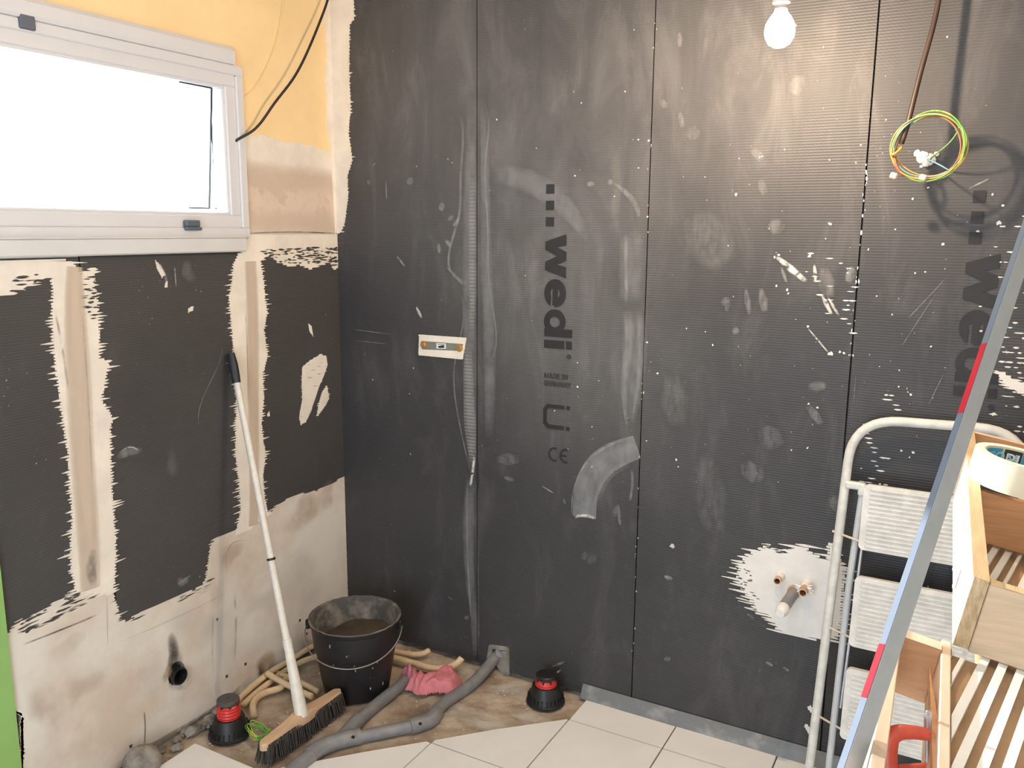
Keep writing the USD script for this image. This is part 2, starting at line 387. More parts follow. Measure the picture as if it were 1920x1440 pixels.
def ragged(shape, reach=0.014, pitch=0.0075, seed=0, rough=0.0015, skip=0.25, fill=0.72):
    """The shape with a comb of short horizontal teeth along its sides, as filler leaves on a ribbed board."""
    g = np.random.default_rng(seed)
    parts = []
    core = shape.buffer(-reach * 0.25)
    x0, y0, x1, y1 = shape.bounds
    k = 0
    for v in np.arange(y0, y1, pitch):
        v += g.uniform(-0.15, 0.15) * pitch
        line = shape.intersection(LineString([(x0 - 1, v), (x1 + 1, v)]))
        for s in getattr(line, 'geoms', [line]):
            if s.is_empty or s.geom_type != 'LineString':
                continue
            (a, _), (b, _) = s.coords[0], s.coords[-1]
            if a > b:
                a, b = b, a
            ea, eb = (0 if g.random() < skip else g.exponential(reach * 0.6) for _ in (0, 1))
            ea, eb = min(ea, reach * 2.2), min(eb, reach * 2.2)
            h = pitch * fill * g.uniform(0.6, 1.15) / 2
            parts.append(Polygon([(a - ea, v), (a, v + h), (b, v + h), (b + eb, v + g.uniform(-h, h) * 0.5), (b, v - h), (a, v - h)]))
    out = unary_union([core] + parts).buffer(0.0004).simplify(0.0003)
    return out


def streaks(shape, region, n, seed, ln=(0.01, 0.05), th=(0.0012, 0.0035)):
    """The shape less n thin horizontal gaps within the region."""
    g = np.random.default_rng(seed)
    x0, y0, x1, y1 = region.bounds
    holes = []
    while len(holes) < n:
        c = (g.uniform(x0, x1), g.uniform(y0, y1))
        if not region.contains(Point(c)):
            continue
        l, t = g.uniform(*ln), g.uniform(*th)
        holes.append(Polygon([(c[0] - l / 2, c[1]), (c[0] - l / 5, c[1] + t), (c[0] + l / 4, c[1] + t * 0.8), (c[0] + l / 2, c[1]), (c[0], c[1] - t)]))
    return shape.difference(unary_union(holes))


def wall_pts(uv2, t, wall):
    uv2 = np.asarray(uv2)
    if wall == 'back':
        return np.stack([uv2[:, 0], np.full(len(uv2), -t), uv2[:, 1]], 1)
    if wall == 'left':
        return np.stack([np.full(len(uv2), t), uv2[:, 0], uv2[:, 1]], 1)
    return np.stack([uv2[:, 0], uv2[:, 1], np.full(len(uv2), t)], 1)


def ribbon(pts, width, wall, t, strength=0.6, n=28, ends=True, hard=0.0):
    """A soft band along a line of photograph pixels on a wall; returns (mesh, uv) for a film material. width in metres, a number or a list."""
    c = uvp(pts, wall)
    c = curve(c, n) if len(c) > 2 else c[0] + (c[1] - c[0]) * np.linspace(0, 1, n)[:, None]
    w = np.interp(np.linspace(0, 1, len(c)), np.linspace(0, 1, len(np.atleast_1d(width))), np.atleast_1d(width))
    tg = np.gradient(c, axis=0); tg /= np.linalg.norm(tg, axis=1, keepdims=True) + 1e-9
    nn = np.stack([-tg[:, 1], tg[:, 0]], 1)
    cols = np.array([-1, -0.6, -0.2, 0.2, 0.6, 1.0]); fade = np.array([hard, 0.75, 1, 1, 0.75, hard])
    along = np.ones(len(c))
    if ends:
        s = np.linspace(0, 1, len(c)); along = np.clip(np.minimum(s, 1 - s) / 0.15, 0, 1)
    V, UV = [], []
    for q, f in zip(cols, fade):
        V.append(c + nn * (w / 2 * q)[:, None]); UV.append(np.stack([f * along * strength, np.zeros(len(c))], 1))
    K, Nn = len(cols), len(c)
    v = wall_pts(np.vstack(V), t, wall); uv = np.vstack(UV)
    F_ = []
    for i in range(K - 1):
        for j in range(Nn - 1):
            a = i * Nn + j
            F_ += [[a, a + 1, a + Nn + 1], [a, a + Nn + 1, a + Nn]]
    return trimesh.Trimesh(v, np.array(F_), process=False), uv


def blotch(c, rx, ry, wall, t, strength=0.7, rot=0.0, seed=0):
    """A soft irregular patch at pixel c; radii in metres."""
    g = np.random.default_rng(seed)
    o = uvp([c], wall)[0]
    K = 20; ang = np.arange(K) * 2 * np.pi / K
    wob = 1 + 0.25 * np.sin(ang * 2 + g.uniform(0, 6)) + 0.15 * np.sin(ang * 3 + g.uniform(0, 6))
    V, UV = [o], [[strength, 0]]
    for rr_, f in ((0.45, 0.85), (0.75, 0.45), (1.0, 0.0)):
        e = np.stack([np.cos(ang) * rx, np.sin(ang) * ry], 1) * (wob * rr_)[:, None]
        e = e @ np.array([[math.cos(rot), math.sin(rot)], [-math.sin(rot), math.cos(rot)]])
        V += list(o + e); UV += [[f * strength, 0]] * K
    Fs = [[0, 1 + i, 1 + (i + 1) % K] for i in range(K)]
    for q in range(2):
        for i in range(K):
            a, b = 1 + q * K + i, 1 + q * K + (i + 1) % K
            Fs += [[a, a + K, b + K], [a, b + K, b]]
    return trimesh.Trimesh(wall_pts(np.array(V), t, wall), np.array(Fs), process=False), np.array(UV, float)


def film(name, mu, material, parent):
    m, uv = mu
    return obj(name, m, material, parent, smooth=False, uv=uv)


def blob_poly(c, r, g, n=9, flat=1.0):
    a = np.arange(n) * 2 * np.pi / n
    rr_ = r * g.uniform(0.55, 1.25, n)
    return Polygon(np.stack([c[0] + np.cos(a) * rr_, c[1] + np.sin(a) * rr_ * flat], 1)).buffer(0)


# ================================================================== SETTING
CEIL = 2.52
XR, YN = 3.4, -3.4
# ---- floor: screed bed, tiles laid on it one by one
floor = thing('floor', 'floor of large off-white tiles cut away to bare brown screed in the corner', 'floor', kind='structure')
obj('subfloor', bx((XR + 0.2, -YN + 0.2, 0.1), ((XR - 0.2) / 2, (YN + 0.2) / 2, -0.072)), M['grout'], floor, False)
gx, gy = 0.318, 0.327
tiles_x = [0.732 + gx * k for k in range(-2, 8)]
tiles_y = [-0.160 - gy * k for k in range(-1, 9)]
cut = Polygon([(-0.1, 0.1), (1.0485, 0.1), (1.0485, -0.157), (0.867, -0.329), (0.726, -0.478), (0.58, -0.628), (0.41, -0.815), (0.41, -0.850), (-0.1, -0.850)]).buffer(0)
for i, x0 in enumerate(tiles_x):
    for j, y0 in enumerate(tiles_y):
        j0 = 0.0024
        sq = sbox(x0 + j0, y0 - gy + j0, x0 + gx - j0, y0 - j0).intersection(sbox(0.02, YN, XR, -0.014))
        s = sq.difference(cut)
        for p in polys(s):
            if p.area > 2e-4:
                obj('tile', slab(p.simplify(0.0005), -0.012, rng.uniform(-0.0006, 0.0006), 'floor'), M['tile'], floor, False)
# the screed left bare: an uneven sheet
sx, sy = np.meshgrid(np.linspace(-0.03, 1.10, 150), np.linspace(-1.35, 0.03, 170), indexing='ij')
P = np.stack([sx, sy, np.zeros_like(sx)], -1)
hz = -0.013 + 0.012 * (meshkit.fbm(P * 9, 5, 3) - 0.5) + 0.004 * (meshkit.noise(P * 60, 5) - 0.5)
V = np.stack([sx, sy, hz], -1).reshape(-1, 3)
n0, n1 = sx.shape
ii, jj = np.meshgrid(np.arange(n0 - 1), np.arange(n1 - 1), indexing='ij')
a = (ii * n1 + jj).ravel()
obj('screed', trimesh.Trimesh(V, np.vstack([np.stack([a, a + n1, a + n1 + 1], 1), np.stack([a, a + n1 + 1, a + 1], 1)]), process=False), M['screed'], floor, True, label='bare uneven brown screed')
for c, rx, ry, st, sd_ in [((1000, 1350), 0.10, 0.05, 0.8, 1), ((930, 1360), 0.12, 0.06, 0.6, 2), ((860, 1330), 0.10, 0.05, 0.6, 3), ((960, 1290), 0.07, 0.05, 0.7, 4), ((420, 1420), 0.07, 0.04, 0.5, 5), ((880, 1260), 0.06, 0.03, 0.7, 6), ((540, 1350), 0.05, 0.03, 0.4, 7)]:
    film('dust_patch', blotch(c, rx, ry, 'floor', -0.003, st, seed=sd_), M['pale'], floor)
for c, rx, ry, st, sd_ in [((600, 1440), 0.16, 0.06, 0.6, 8), ((800, 1330), 0.06, 0.09, 0.5, 9), ((560, 1310), 0.06, 0.04, 0.6, 10)]:
    film('damp_patch', blotch(c, rx, ry, 'floor', -0.0035, st, seed=sd_), M['greyfilm'], floor)

obj_ceiling = obj('ceiling', bx((XR + 0.2, -YN + 0.2, 0.1), ((XR - 0.2) / 2, (YN + 0.2) / 2, CEIL + 0.05)), M['ceil'], None, False)
tag(obj_ceiling, 'plain white ceiling above the frame', 'ceiling', kind='structure')

# ---- back wall: five ribbed grey boards on a dark backing
S1 = 0.604
wb = thing('wall_back', 'back wall lined with dark grey ribbed insulation boards streaked with plaster', 'wall', kind='structure')
obj('backing', bx((XR + 0.2, 0.1, CEIL), ((XR - 0.2) / 2, 0.062, CEIL / 2)), M['gap'], wb, False)
niche = poly([(922, 1214), (950, 1218), (950, 1262), (944, 1268), (914, 1262)], 'back')
edges = [0.0, S1, S1 + 0.6, S1 + 1.2, S1 + 1.8, XR]
for k in range(5):
    g_ = 0.0016 + (0.0006 if k in (2, 3) else 0)
    shp = sbox(edges[k] + (g_ if k else 0), 0.006, edges[k + 1] - g_, CEIL)
    v0 = shp
    if k == 1:
        v0 = shp.difference(niche)
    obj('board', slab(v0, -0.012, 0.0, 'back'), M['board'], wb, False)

# lettering printed on the boards


def text_shape(txt, height, bold=True):
    m = meshkit.text_mesh(txt, height, 0.001, bold)
    tri = m.vertices[m.faces][:, :, :2]
    n = m.face_normals[:, 2] > 0.5
    return unary_union([Polygon(t).buffer(1e-5) for t in tri[n]])


def letter_e(h, w, s):
    o = affinity.scale(Point(0, 0).buffer(1, 40), w / 2, h / 2); i = affinity.scale(Point(0, 0).buffer(1, 40), w / 2 - s, h / 2 - s * 0.82)
    ring = o.difference(i).difference(Polygon([(0, -s * 0.05), (w, -s * 0.05), (w, -s * 0.75), (0, -s * 0.55)]))
    return affinity.translate(ring.union(sbox(-w / 2 + s * 0.7, -s * 0.32, w / 2 - s * 0.2, s * 0.34)), w / 2, h / 2)


def wedi():
    """The word, letter by letter, in heavy sans lower case: x-height 0.073, running along +x; each letter's start and end from the photograph."""
    H = 0.073
    L = []
    w = 0.137; d = 0.034
    xs = [0, w * 0.27, w * 0.5, w * 0.73, w]
    for sgn0, (a_, b_) in enumerate([(0, w * 0.2), (w * 0.43, w * 0.24), (w * 0.43, w * 0.72), (w * 0.86, w * 0.76)]):
        a0 = a_ if sgn0 not in (1, 2) else w * 0.5 - d * 0.5
        L0 = Polygon([(a0, H), (a0 + d, H), (b_ + d * 0.9, 0), (b_, 0)])
        L.append(L0)
    L = [Polygon([(0, H), (d, H), (w * 0.36, 0), (w * 0.17, 0)]), Polygon([(w * 0.17, 0), (w * 0.36, 0), (w * 0.60, H), (w * 0.40, H)]),
         Polygon([(w * 0.40, H), (w * 0.60, H), (w * 0.83, 0), (w * 0.64, 0)]), Polygon([(w * 0.64, 0), (w * 0.83, 0), (w, H), (w - d, H)])]
    out = [unary_union(L).buffer(0.0004)]
    e = affinity.translate(letter_e(0.077, 0.090, 0.026), 0.142, -0.002)
    out.append(e)
    o = affinity.scale(Point(0, 0).buffer(1, 40), 0.041, 0.0385).difference(affinity.scale(Point(0, 0).buffer(1, 40), 0.017, 0.019))
    dd = affinity.translate(o, 0.242 + 0.038, 0.0365).union(sbox(0.242 + 0.060, 0, 0.242 + 0.086, 0.099))
    out.append(dd)
    out.append(sbox(0.340, 0, 0.366, 0.072).union(sbox(0.340, 0.079, 0.366, 0.099)))
    return out


def turned(shape, x, z):
    """Lettering that reads downwards: its start at height z, its baseline at x."""
    r = affinity.rotate(shape, -90, origin=(0, 0))
    return affinity.translate(r, x, z)


for xb, dz, full in ((0.862, 0.0, True), (2.059, -0.038, False)):
    for zc in (1.699, 1.648, 1.597):
        obj('print_square', slab(sbox(xb, zc + dz - 0.0145, xb + 0.028, zc + dz + 0.0145), 0.0, 0.0026, 'back'), M['ink'], wb, False)
    for s in wedi():
        obj('print_letter', slab(turned(s, xb, 1.558 + dz), 0.0, 0.0026, 'back'), M['ink'], wb, False)
    ring = Point(0, 0).buffer(0.0075).difference(Point(0, 0).buffer(0.0062)).union(affinity.translate(affinity.scale(text_shape('R', 0.007, False), 1, 1, origin=(0, 0)), -0.0025, -0.0035))
    obj('print_mark', slab(affinity.translate(ring, xb + 0.09, 1.168 + dz), 0.0, 0.0026, 'back'), M['ink_pale'], wb, False)
    for txt, zt, wd in (('MADE IN', 1.092, 0.085), ('GERMANY', 1.066, 0.098)):
        s = text_shape(txt, 0.017, False); x0, _, x1, _ = s.bounds
        s = affinity.scale(s, wd / (x1 - x0), 1, origin=(0, 0))
        obj('print_line', slab(affinity.translate(s, xb, zt + dz), 0.0, 0.0026, 'back'), M['ink_pale'], wb, False)
    U = LineString([(0.078, 0.006), (0.02, 0.006), (0.008, 0.018), (0.008, 0.064), (0.02, 0.076), (0.078, 0.076)]).buffer(0.0062, cap_style=2)
    U = U.union(sbox(0.086, 0.0, 0.0985, 0.012)).union(sbox(0.086, 0.070, 0.0985, 0.082))
    obj('print_emblem', slab(affinity.translate(U, xb - 0.002, 0.923 + dz), 0.0, 0.0026, 'back'), M['ink'], wb, False)
    half = lambda c: Point(c, 0).buffer(0.0245, 40).difference(Point(c, 0).buffer(0.0185, 40)).intersection(sbox(c - 0.03, -0.03, c + 0.006, 0.03))
    CE = half(0.025).union(half(0.066)).union(sbox(0.047, -0.003, 0.068, 0.003))
    obj('print_emblem', slab(affinity.translate(CE, xb + 0.020, 0.836 + dz), 0.0, 0.0026, 'back'), M['ink'], wb, False)

# filled chases, trowel arcs and smears of filler and dust on the boards
T1 = 0.0012
film('filler_strip', ribbon([(886, 175), (882, 330), (880, 520), (882, 760), (886, 900)], [0.04, 0.055, 0.06, 0.06, 0.03], 'back', T1, 0.34), M['filler'], wb)
film('filler_strip', ribbon([(887, 330), (886, 440), (886, 560), (884, 640)], [0.022, 0.03, 0.026, 0.02], 'back', T1 + .0004, 0.46, hard=0.5), M['filler_ribbed'], wb)
film('filler_strip', ribbon([(880, 640), (879, 740), (882, 800), (888, 880)], [0.03, 0.04, 0.05, 0.02], 'back', T1 + .0004, 0.50, hard=0.5), M['filler_ribbed'], wb)
film('filler_strip', ribbon([(906, 180), (909, 300), (912, 470), (918, 650), (915, 830)], [0.03, 0.04, 0.05, 0.055, 0.04], 'back', T1, 0.37), M['filler'], wb)
film('filler_edge', ribbon([(908, 190), (917, 240), (911, 300), (915, 420), (917, 520), (928, 600), (931, 640), (908, 690)], 0.009, 'back', T1 + .0006, 0.37), M['dust'], wb)
film('filler_edge', ribbon([(864, 215), (868, 280), (864, 340), (862, 400), (842, 480), (846, 510), (872, 530), (885, 550)], 0.012, 'back', T1 + .0006, 0.40), M['dust'], wb)
film('filler_edge', ribbon([(862, 545), (868, 610), (852, 690), (856, 760), (872, 840), (884, 890)], 0.008, 'back', T1 + .0006, 0.30), M['dust'], wb)
film('filler_arc', ribbon([(925, 327), (985, 338), (1035, 365), (1075, 405), (1102, 455)], [0.055, 0.075, 0.075, 0.06, 0.02], 'back', T1, 0.37, hard=0.15), M['filler'], wb)
film('filler_arc', ribbon([(905, 345), (960, 352), (1020, 385), (1065, 430), (1085, 520), (1080, 620)], [0.25, 0.3, 0.3, 0.2, 0.16, 0.1], 'back', T1 - .0003, 0.10), M['filler'], wb)
film('filler_strip', ribbon([(1184, 432), (1184, 500), (1183, 570)], 0.085, 'back', T1, 0.28, ends=True), M['filler'], wb)
film('filler_strip', ribbon([(1173, 440), (1174, 510), (1175, 575)], 0.014, 'back', T1 + .0005, 0.37), M['dust'], wb)
film('filler_strip', ribbon([(1187, 578), (1190, 660), (1187, 740), (1180, 800)], [0.085, 0.09, 0.07, 0.03], 'back', T1, 0.31), M['filler'], wb)
film('filler_strip', ribbon([(1176, 580), (1177, 660), (1172, 720), (1176, 800)], [0.03, 0.034, 0.03, 0.006], 'back', T1 + .0005, 0.40), M['dust'], wb)
film('filler_strip', ribbon([(1198, 580), (1201, 660), (1196, 720), (1186, 790)], [0.024, 0.03, 0.02, 0.005], 'back', T1 + .0005, 0.31), M['dust'], wb)
film('filler_arc', ribbon([(1195, 838), (1160, 850), (1125, 873), (1105, 905), (1097, 940), (1096, 970)], [0.075, 0.085, 0.09, 0.09, 0.085, 0.085], 'back', T1, 0.62, hard=0.75, ends=False), M['filler'], wb)
film('filler_edge', ribbon([(1176, 823), (1130, 842), (1098, 870), (1080, 905), (1073, 940), (1073, 968)], 0.007, 'back', T1 + .0006, 0.49), M['dust'], wb)
film('filler_edge', ribbon([(1180, 870), (1150, 885), (1130, 910), (1122, 940)], 0.03, 'back', T1 + .0006, 0.19), M['dust'], wb)
film('filler_edge', ribbon([(1078, 970), (1096, 966), (1116, 972)], 0.011, 'back', T1 + .0008, 1.0), M['scrape'], wb)
film('filler_edge', ribbon([(1184, 880), (1186, 910), (1181, 940)], 0.012, 'back', T1 + .0008, 0.32), M['dust'], wb)
film('filler_edge', ribbon([(1145, 340), (1175, 362), (1192, 385), (1198, 408)], [0.004, 0.018, 0.02, 0.012], 'back', T1 + .0006, 0.43), M['dust'], wb)
film('filler_strip', ribbon([(884, 890), (879, 980), (880, 1060), (890, 1170), (891, 1235)], [0.045, 0.055, 0.05, 0.04, 0.03], 'back', T1, 0.31), M['filler'], wb)
film('filler_edge', ribbon([(878, 900), (876, 990), (879, 1080), (884, 1160)], 0.008, 'back', T1 + .0006, 0.40), M['dust'], wb)
film('filler_edge', ribbon([(897, 1010), (897, 1100), (899, 1200)], 0.008, 'back', T1 + .0006, 0.16), M['dust'], wb)
film('filler_edge', ribbon([(890, 855), (886, 890), (882, 912)], 0.012, 'back', T1 + .0009, 1.0), M['scrape'], wb)
obj('cut_slit', slab(poly([(893, 858), (897, 862), (898, 905), (896, 920), (893, 900)], 'back'), 0.0, 0.0014, 'back'), M['gap'], wb, False, label='dark slit cut into the joint')
# scuffs of plaster dust
g = np.random.default_rng(21)
scuffs = [(1455, 480, 1512, 528, .022, .95), (1540, 552, 1560, 590, .014, .8), (1552, 556, 1573, 592, .01, .7), (1515, 615, 1555, 663, .006, .9), (1398, 540, 1406, 590, .02, .35), (1428, 540, 1434, 585, .03, .4), (1366, 560, 1362, 585, .02, .3),
          (1515, 725, 1550, 723, .035, .3), (1375, 625, 1385, 615, .025, .35), (1515, 760, 1540, 795, .03, .35), (1425, 335, 1435, 365, .03, .2), (1465, 500, 1475, 530, .012, .5), (1527, 495, 1530, 530, .012, .8), (1600, 500, 1590, 530, .03, .5),
          (832, 380, 826, 395, .03, .5), (840, 412, 852, 405, .02, .45), (822, 455, 825, 475, .02, .6), (836, 450, 846, 462, .02, .5), (862, 408, 850, 425, .016, .6), (780, 573, 792, 597, .014, .85), (764, 345, 775, 335, .03, .3), (699, 312, 705, 305, .006, .6),
          (690, 338, 695, 345, .02, .35), (724, 340, 726, 375, .007, .5), (745, 480, 760, 500, .01, .6), (838, 500, 870, 535, .014, .5), (660, 617, 735, 627, .004, .5), (660, 638, 730, 645, .003, .35), (1015, 910, 1040, 925, .008, .5), (1058, 935, 1060, 945, .01, .4),
          (945, 895, 965, 900, .02, .3), (930, 860, 975, 862, .05, .25), (1150, 955, 1160, 960, .05, .2), (1160, 945, 1163, 985, .015, .3), (1258, 1025, 1265, 1022, .02, .9), (1245, 1080, 1262, 1085, .018, .6), (1090, 1040, 1120, 1050, .05, .14),
          (1400, 1150, 1415, 1160, .012, .3), (1435, 1240, 1450, 1248, .012, .4), (1468, 1250, 1480, 1258, .012, .45), (1245, 1236, 1258, 1234, .02, .3), (1053, 1253, 1044, 1262, .009, .9), (1034, 1250, 1060, 1240, .012, .35), (880, 1155, 872, 1160, .02, .3), (840, 1118, 850, 1125, .01, .25),
          (1100, 345, 1115, 345, .02, .5), (1150, 338, 1140, 345, .02, .5), (1250, 190, 1240, 200, .04, .2), (1275, 60, 1275, 90, .02, .3), (1275, 210, 1280, 240, .02, .3), (1490, 180, 1500, 140, .05, .18), (1370, 560, 1352, 570, .03, .25), (1545, 500, 1555, 560, .05, .3),
          (1410, 280, 1432, 300, .03, .2), (1290, 260, 1310, 240, .05, .15), (1440, 420, 1470, 430, .05, .25), (1700, 600, 1775, 520, .004, .35), (1690, 650, 1755, 550, .003, .3), (1600, 760, 1605, 700, .003, .2), (1740, 760, 1770, 700, .003, .25), (1560, 930, 1580, 960, .05, .2),
          (1400, 900, 1420, 870, .09, .16), (1430, 800, 1460, 840, .08, .15), (1300, 400, 1360, 500, .16, .14), (1260, 700, 1270, 800, .1, .12), (1320, 850, 1340, 1000, .12, .10), (1816, 354, 1855, 335, .006, .6), (1680, 335, 1830, 330, .0, 0)]
for x0, y0, x1, y1, w, s in scuffs:
    if s:
        film('dust_scuff', ribbon([(x0, y0), (x1, y1)], [w * 0.5, w, w * 0.6], 'back', T1 + 0.0011, s, n=9), M['scrape'] if s > 0.6 else M['dust'], wb)
# splatter of plaster: traced crumbs and a random scatter, thickest to the right of the middle
spl = []
for px_, py_, r in [(1822, 1063, 0), (1557, 663, .011), (1575, 660, .006), (1582, 662, .006), (1515, 612, .006), (1476, 543, .007), (1478, 550, .005), (1452, 482, .006), (1644, 555, .004), (1673, 590, .004), (1716, 512, .004), (1735, 510, .004), (1740, 352, .005), (1768, 458, .007), (1834, 435, .008), (1873, 418, .01), (1880, 385, .006),
                    (1686, 694, .004), (1708, 740, .006), (1702, 735, .004), (1685, 725, .004), (1864, 776, .009), (1614, 272, .004), (1555, 300, .004), (1605, 305, .004), (1380, 365, .007), (1556, 420, .008), (1424, 295, .004), (1429, 293, .004), (1518, 480, .008), (1460, 478, .006), (1386, 297, .003),
                    (1257, 1024, .005), (1197, 262, .004), (1172, 172, .004), (1189, 56, .003), (1216, 264, .005), (1090, 193, .004), (1076, 172, .003), (1006, 278, .003), (1197, 315, .004), (1152, 368, .004), (1110, 875, .005), (1065, 842, .003), (1042, 645, .004), (1083, 680, .004), (1083, 725, .006), (1110, 800, .004), (1040, 770, .004), (1213, 642, .006), (985, 517, .003), (1268, 862, .006), (1272, 875, .004),
                    (1233, 700, .006), (781, 312, .003), (840, 298, .003), (848, 305, .003), (699, 712, .005), (775, 690, .004), (768, 738, .003), (1516, 757, .005), (1533, 764, .006), (1514, 840, .005), (1484, 844, .004), (1740, 1100, .004), (1745, 1110, .004), (1690, 845, .006), (1712, 848, .006), (1705, 857, .004), (770, 852, .003), (740, 1108, .004), (769, 850, .002)]:
    if r:
        spl.append(blob_poly(uvp([(px_, py_)], 'back')[0], r * 0.6, g))
for _ in range(110):
    u = 0.35 + 1.9 * g.beta(2.2, 1.3); v = g.uniform(0.35, 2.25) * 0.6 + 0.4 * g.uniform(1.0, 2.2)
    spl.append(blob_poly((u, v), 0.0008 + 0.0022 * g.random() ** 4, g, 6, g.uniform(0.6, 1.8)))
for _ in range(26):
    v = g.uniform(1.1, 1.8); spl.append(blob_poly((S1 + 1.2 + g.normal(0, 0.003), v), 0.0010 + 0.0022 * g.random() ** 2, g, 6, 2.4))
for _ in range(25):
    spl.append(blob_poly((S1 + 0.6 + g.normal(0, 0.0025), g.uniform(0.05, 2.2)), 0.0007 + 0.0012 * g.random(), g, 6, 2.2))
# ribbed plaster ghosts to the right of the lettering, and the marks above and inside the ladder
for (cx_, cy_, w_, h_, n_) in [(1905, 560, 40, 160, 55), (1850, 560, 25, 60, 10), (1900, 720, 40, 60, 16), (1885, 790, 40, 60, 14), (1630, 850, 16, 70, 16), (1650, 880, 18, 40, 8), (1672, 755, 14, 16, 6), (1545, 530, 50, 60, 12), (1590, 560, 14, 80, 10)]:
    for _ in range(n_):
        c = uvp([(cx_ + g.uniform(-w_, w_), cy_ + g.uniform(-h_, h_))], 'back')[0]
        c[1] = round(c[1] / 0.0125) * 0.0125
        l = g.uniform(0.003, 0.012); t = g.uniform(0.0012, 0.0026)
        spl.append(Polygon([(c[0] - l, c[1]), (c[0] - l / 2, c[1] + t), (c[0] + l / 2, c[1] + t), (c[0] + l, c[1]), (c[0], c[1] - t)]))
obj('plaster_splatter', slab(unary_union(spl), 0.0, 0.0013, 'back'), M['plaster_white'], wb, False, kind='stuff', label='small white splashes of plaster')
for pts_, sd_ in (([(1514, 1326), (1520, 1322), (1524, 1330), (1532, 1330), (1532, 1336), (1520, 1334)], 51), ([(1508, 1360), (1513, 1357), (1518, 1364), (1530, 1362), (1530, 1374), (1516, 1374)], 52), ([(1645, 1240), (1652, 1238), (1650, 1246)], 53)):
    obj('plaster_smear', slab(ragged(poly(pts_, 'back'), 0.002, 0.006, seed=sd_), 0, 0.003, 'back'), M['plaster_white'], wb, False)
obj('plaster_smear', slab(ragged(poly([(1870, 695), (1885, 700), (1905, 712), (1925, 718), (1925, 742), (1905, 735), (1885, 722), (1872, 708)], 'back'), 0.012, seed=5), 0, 0.0025, 'back'), M['plaster_white'], wb, False)
# plaster on the corner, top left
corner = ragged(poly([(606, -20), (664, -20), (664, 38), (656, 45), (655, 130), (658, 200), (654, 250), (661, 300), (652, 330), (653, 370), (648, 410), (640, 436), (633, 440)], 'back').intersection(sbox(0.001, 1.0, 0.3, 2.45)).union(sbox(0.001, 1.575, 0.03, CEIL)), 0.007, 0.011, seed=11, skip=0.1)
obj('plaster_coat', slab(corner, 0.0, 0.004, 'back'), M['plaster'], wb, False, label='cream plaster strip up the corner')
# plaster round the pipe stubs
pp = [(1395, 1042), (1420, 1030), (1440, 1020), (1470, 1033), (1490, 1022), (1512, 1022), (1520, 1035), (1540, 1045), (1552, 1048), (1552, 1020), (1560, 1016), (1585, 1065), (1582, 1110), (1580, 1160), (1568, 1200), (1540, 1200), (1500, 1196), (1470, 1190), (1452, 1175), (1448, 1165), (1440, 1155), (1418, 1150), (1410, 1125), (1395, 1112), (1380, 1085), (1385, 1068)]
pz = streaks(ragged(poly(pp, 'back'), 0.03, 0.0085, seed=3), poly([(1380, 1060), (1405, 1050), (1430, 1150), (1400, 1140)], 'back'), 22, 4, (0.006, 0.02))
pz = streaks(pz, poly([(1425, 1020), (1480, 1020), (1480, 1036), (1425, 1036)], 'back'), 14, 14, (0.01, 0.035))
obj('plaster_patch', slab(pz, 0.0, 0.004, 'back'), M['plaster_white'], wb, False, label='white plaster patch round the pipe stubs')
# grey sealing strip along the foot, mortar in the niche
foot = [at(a_, b_, y=0) for a_, b_ in ((1083, 1296), (1530, 1418))]
prof = Polygon([(0, 0.0), (0, 0.042), (0.004, 0.044), (0.014, 0.030), (0.022, 0.012), (0.026, 0.0)])
m = trimesh.creation.extrude_polygon(prof, 2.30, engine='earcut'); v = m.vertices
m = trimesh.Trimesh(np.stack([1.03 + v[:, 2], -v[:, 0], v[:, 1]], 1), m.faces, process=False)
M['seal'] = mat('sealing_strip', (0.16, 0.165, 0.17), 0.5, 0, 14, col2=(0.34, 0.33, 0.32), lo=0.5, hi=0.75)
obj('sealing_strip', m, M['seal'], wb, False, label='grey sealing strip along the foot of the boards')
obj('niche_mortar', slab(niche.buffer(0.012).difference(niche.buffer(-0.004)), -0.008, 0.002, 'back'), M['mortar'], wb, False)
obj('niche_mortar', slab(poly([(932, 1222), (950, 1222), (950, 1265), (940, 1266), (930, 1250)], 'back'), -0.0118, -0.004, 'back'), M['mortar'], wb, False)
# crumbling plaster at the wire outlet
out_c = at(1742, 300, y=0)
cl = []
for k in range(14):
    b = trimesh.creation.icosphere(1, g.uniform(0.006, 0.014)); b.apply_scale([g.uniform(0.8, 1.5), 0.7, g.uniform(0.7, 1.1)])
    b.apply_transform(trimesh.transformations.rotation_matrix(g.uniform(0, 3), [0, 1, 0]))
    b.apply_translation([out_c[0] + g.normal(0, 0.016), -g.uniform(0.0, 0.016), out_c[2] + g.normal(0, 0.010)]); cl.append(b)
obj('plaster_clump', cat(*cl), M['plaster_white'], wb, 40, label='crumbled white plaster at the wire outlet')

# ---- left wall with its window opening, drain hole and notch
wl = thing('wall_left', 'left wall of orange paint above and grey boards, cream plaster and bare skim below', 'wall', kind='structure')
WY0, WY1, WZ0, WZ1 = -1.625, -0.455, 1.52, 2.055
hole_c = uvp([(330, 1262)], 'left')[0]
drain = affinity.scale(Point(hole_c).buffer(0.037, 24), 0.85, 1.0)
notch = poly([(25, 1336), (38, 1342), (36, 1362), (37, 1400), (38, 1438), (36, 1470), (20, 1470)], 'left').union(sbox(-1.36, 0.0, -1.325, 0.325))
full = sbox(-3.4, 0.0, 0.0, CEIL).difference(sbox(WY0, WZ0, WY1, WZ1)).difference(drain).difference(notch)
obj('masonry', slab(full, -0.30, 0.0, 'left'), M['wall_low'], wl, False)
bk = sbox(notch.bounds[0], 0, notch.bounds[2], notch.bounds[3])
obj('recess', slab(bk, -0.305, -0.06, 'left'), M['soot'], wl, False, label='dark back of the cut-out at the green edge')
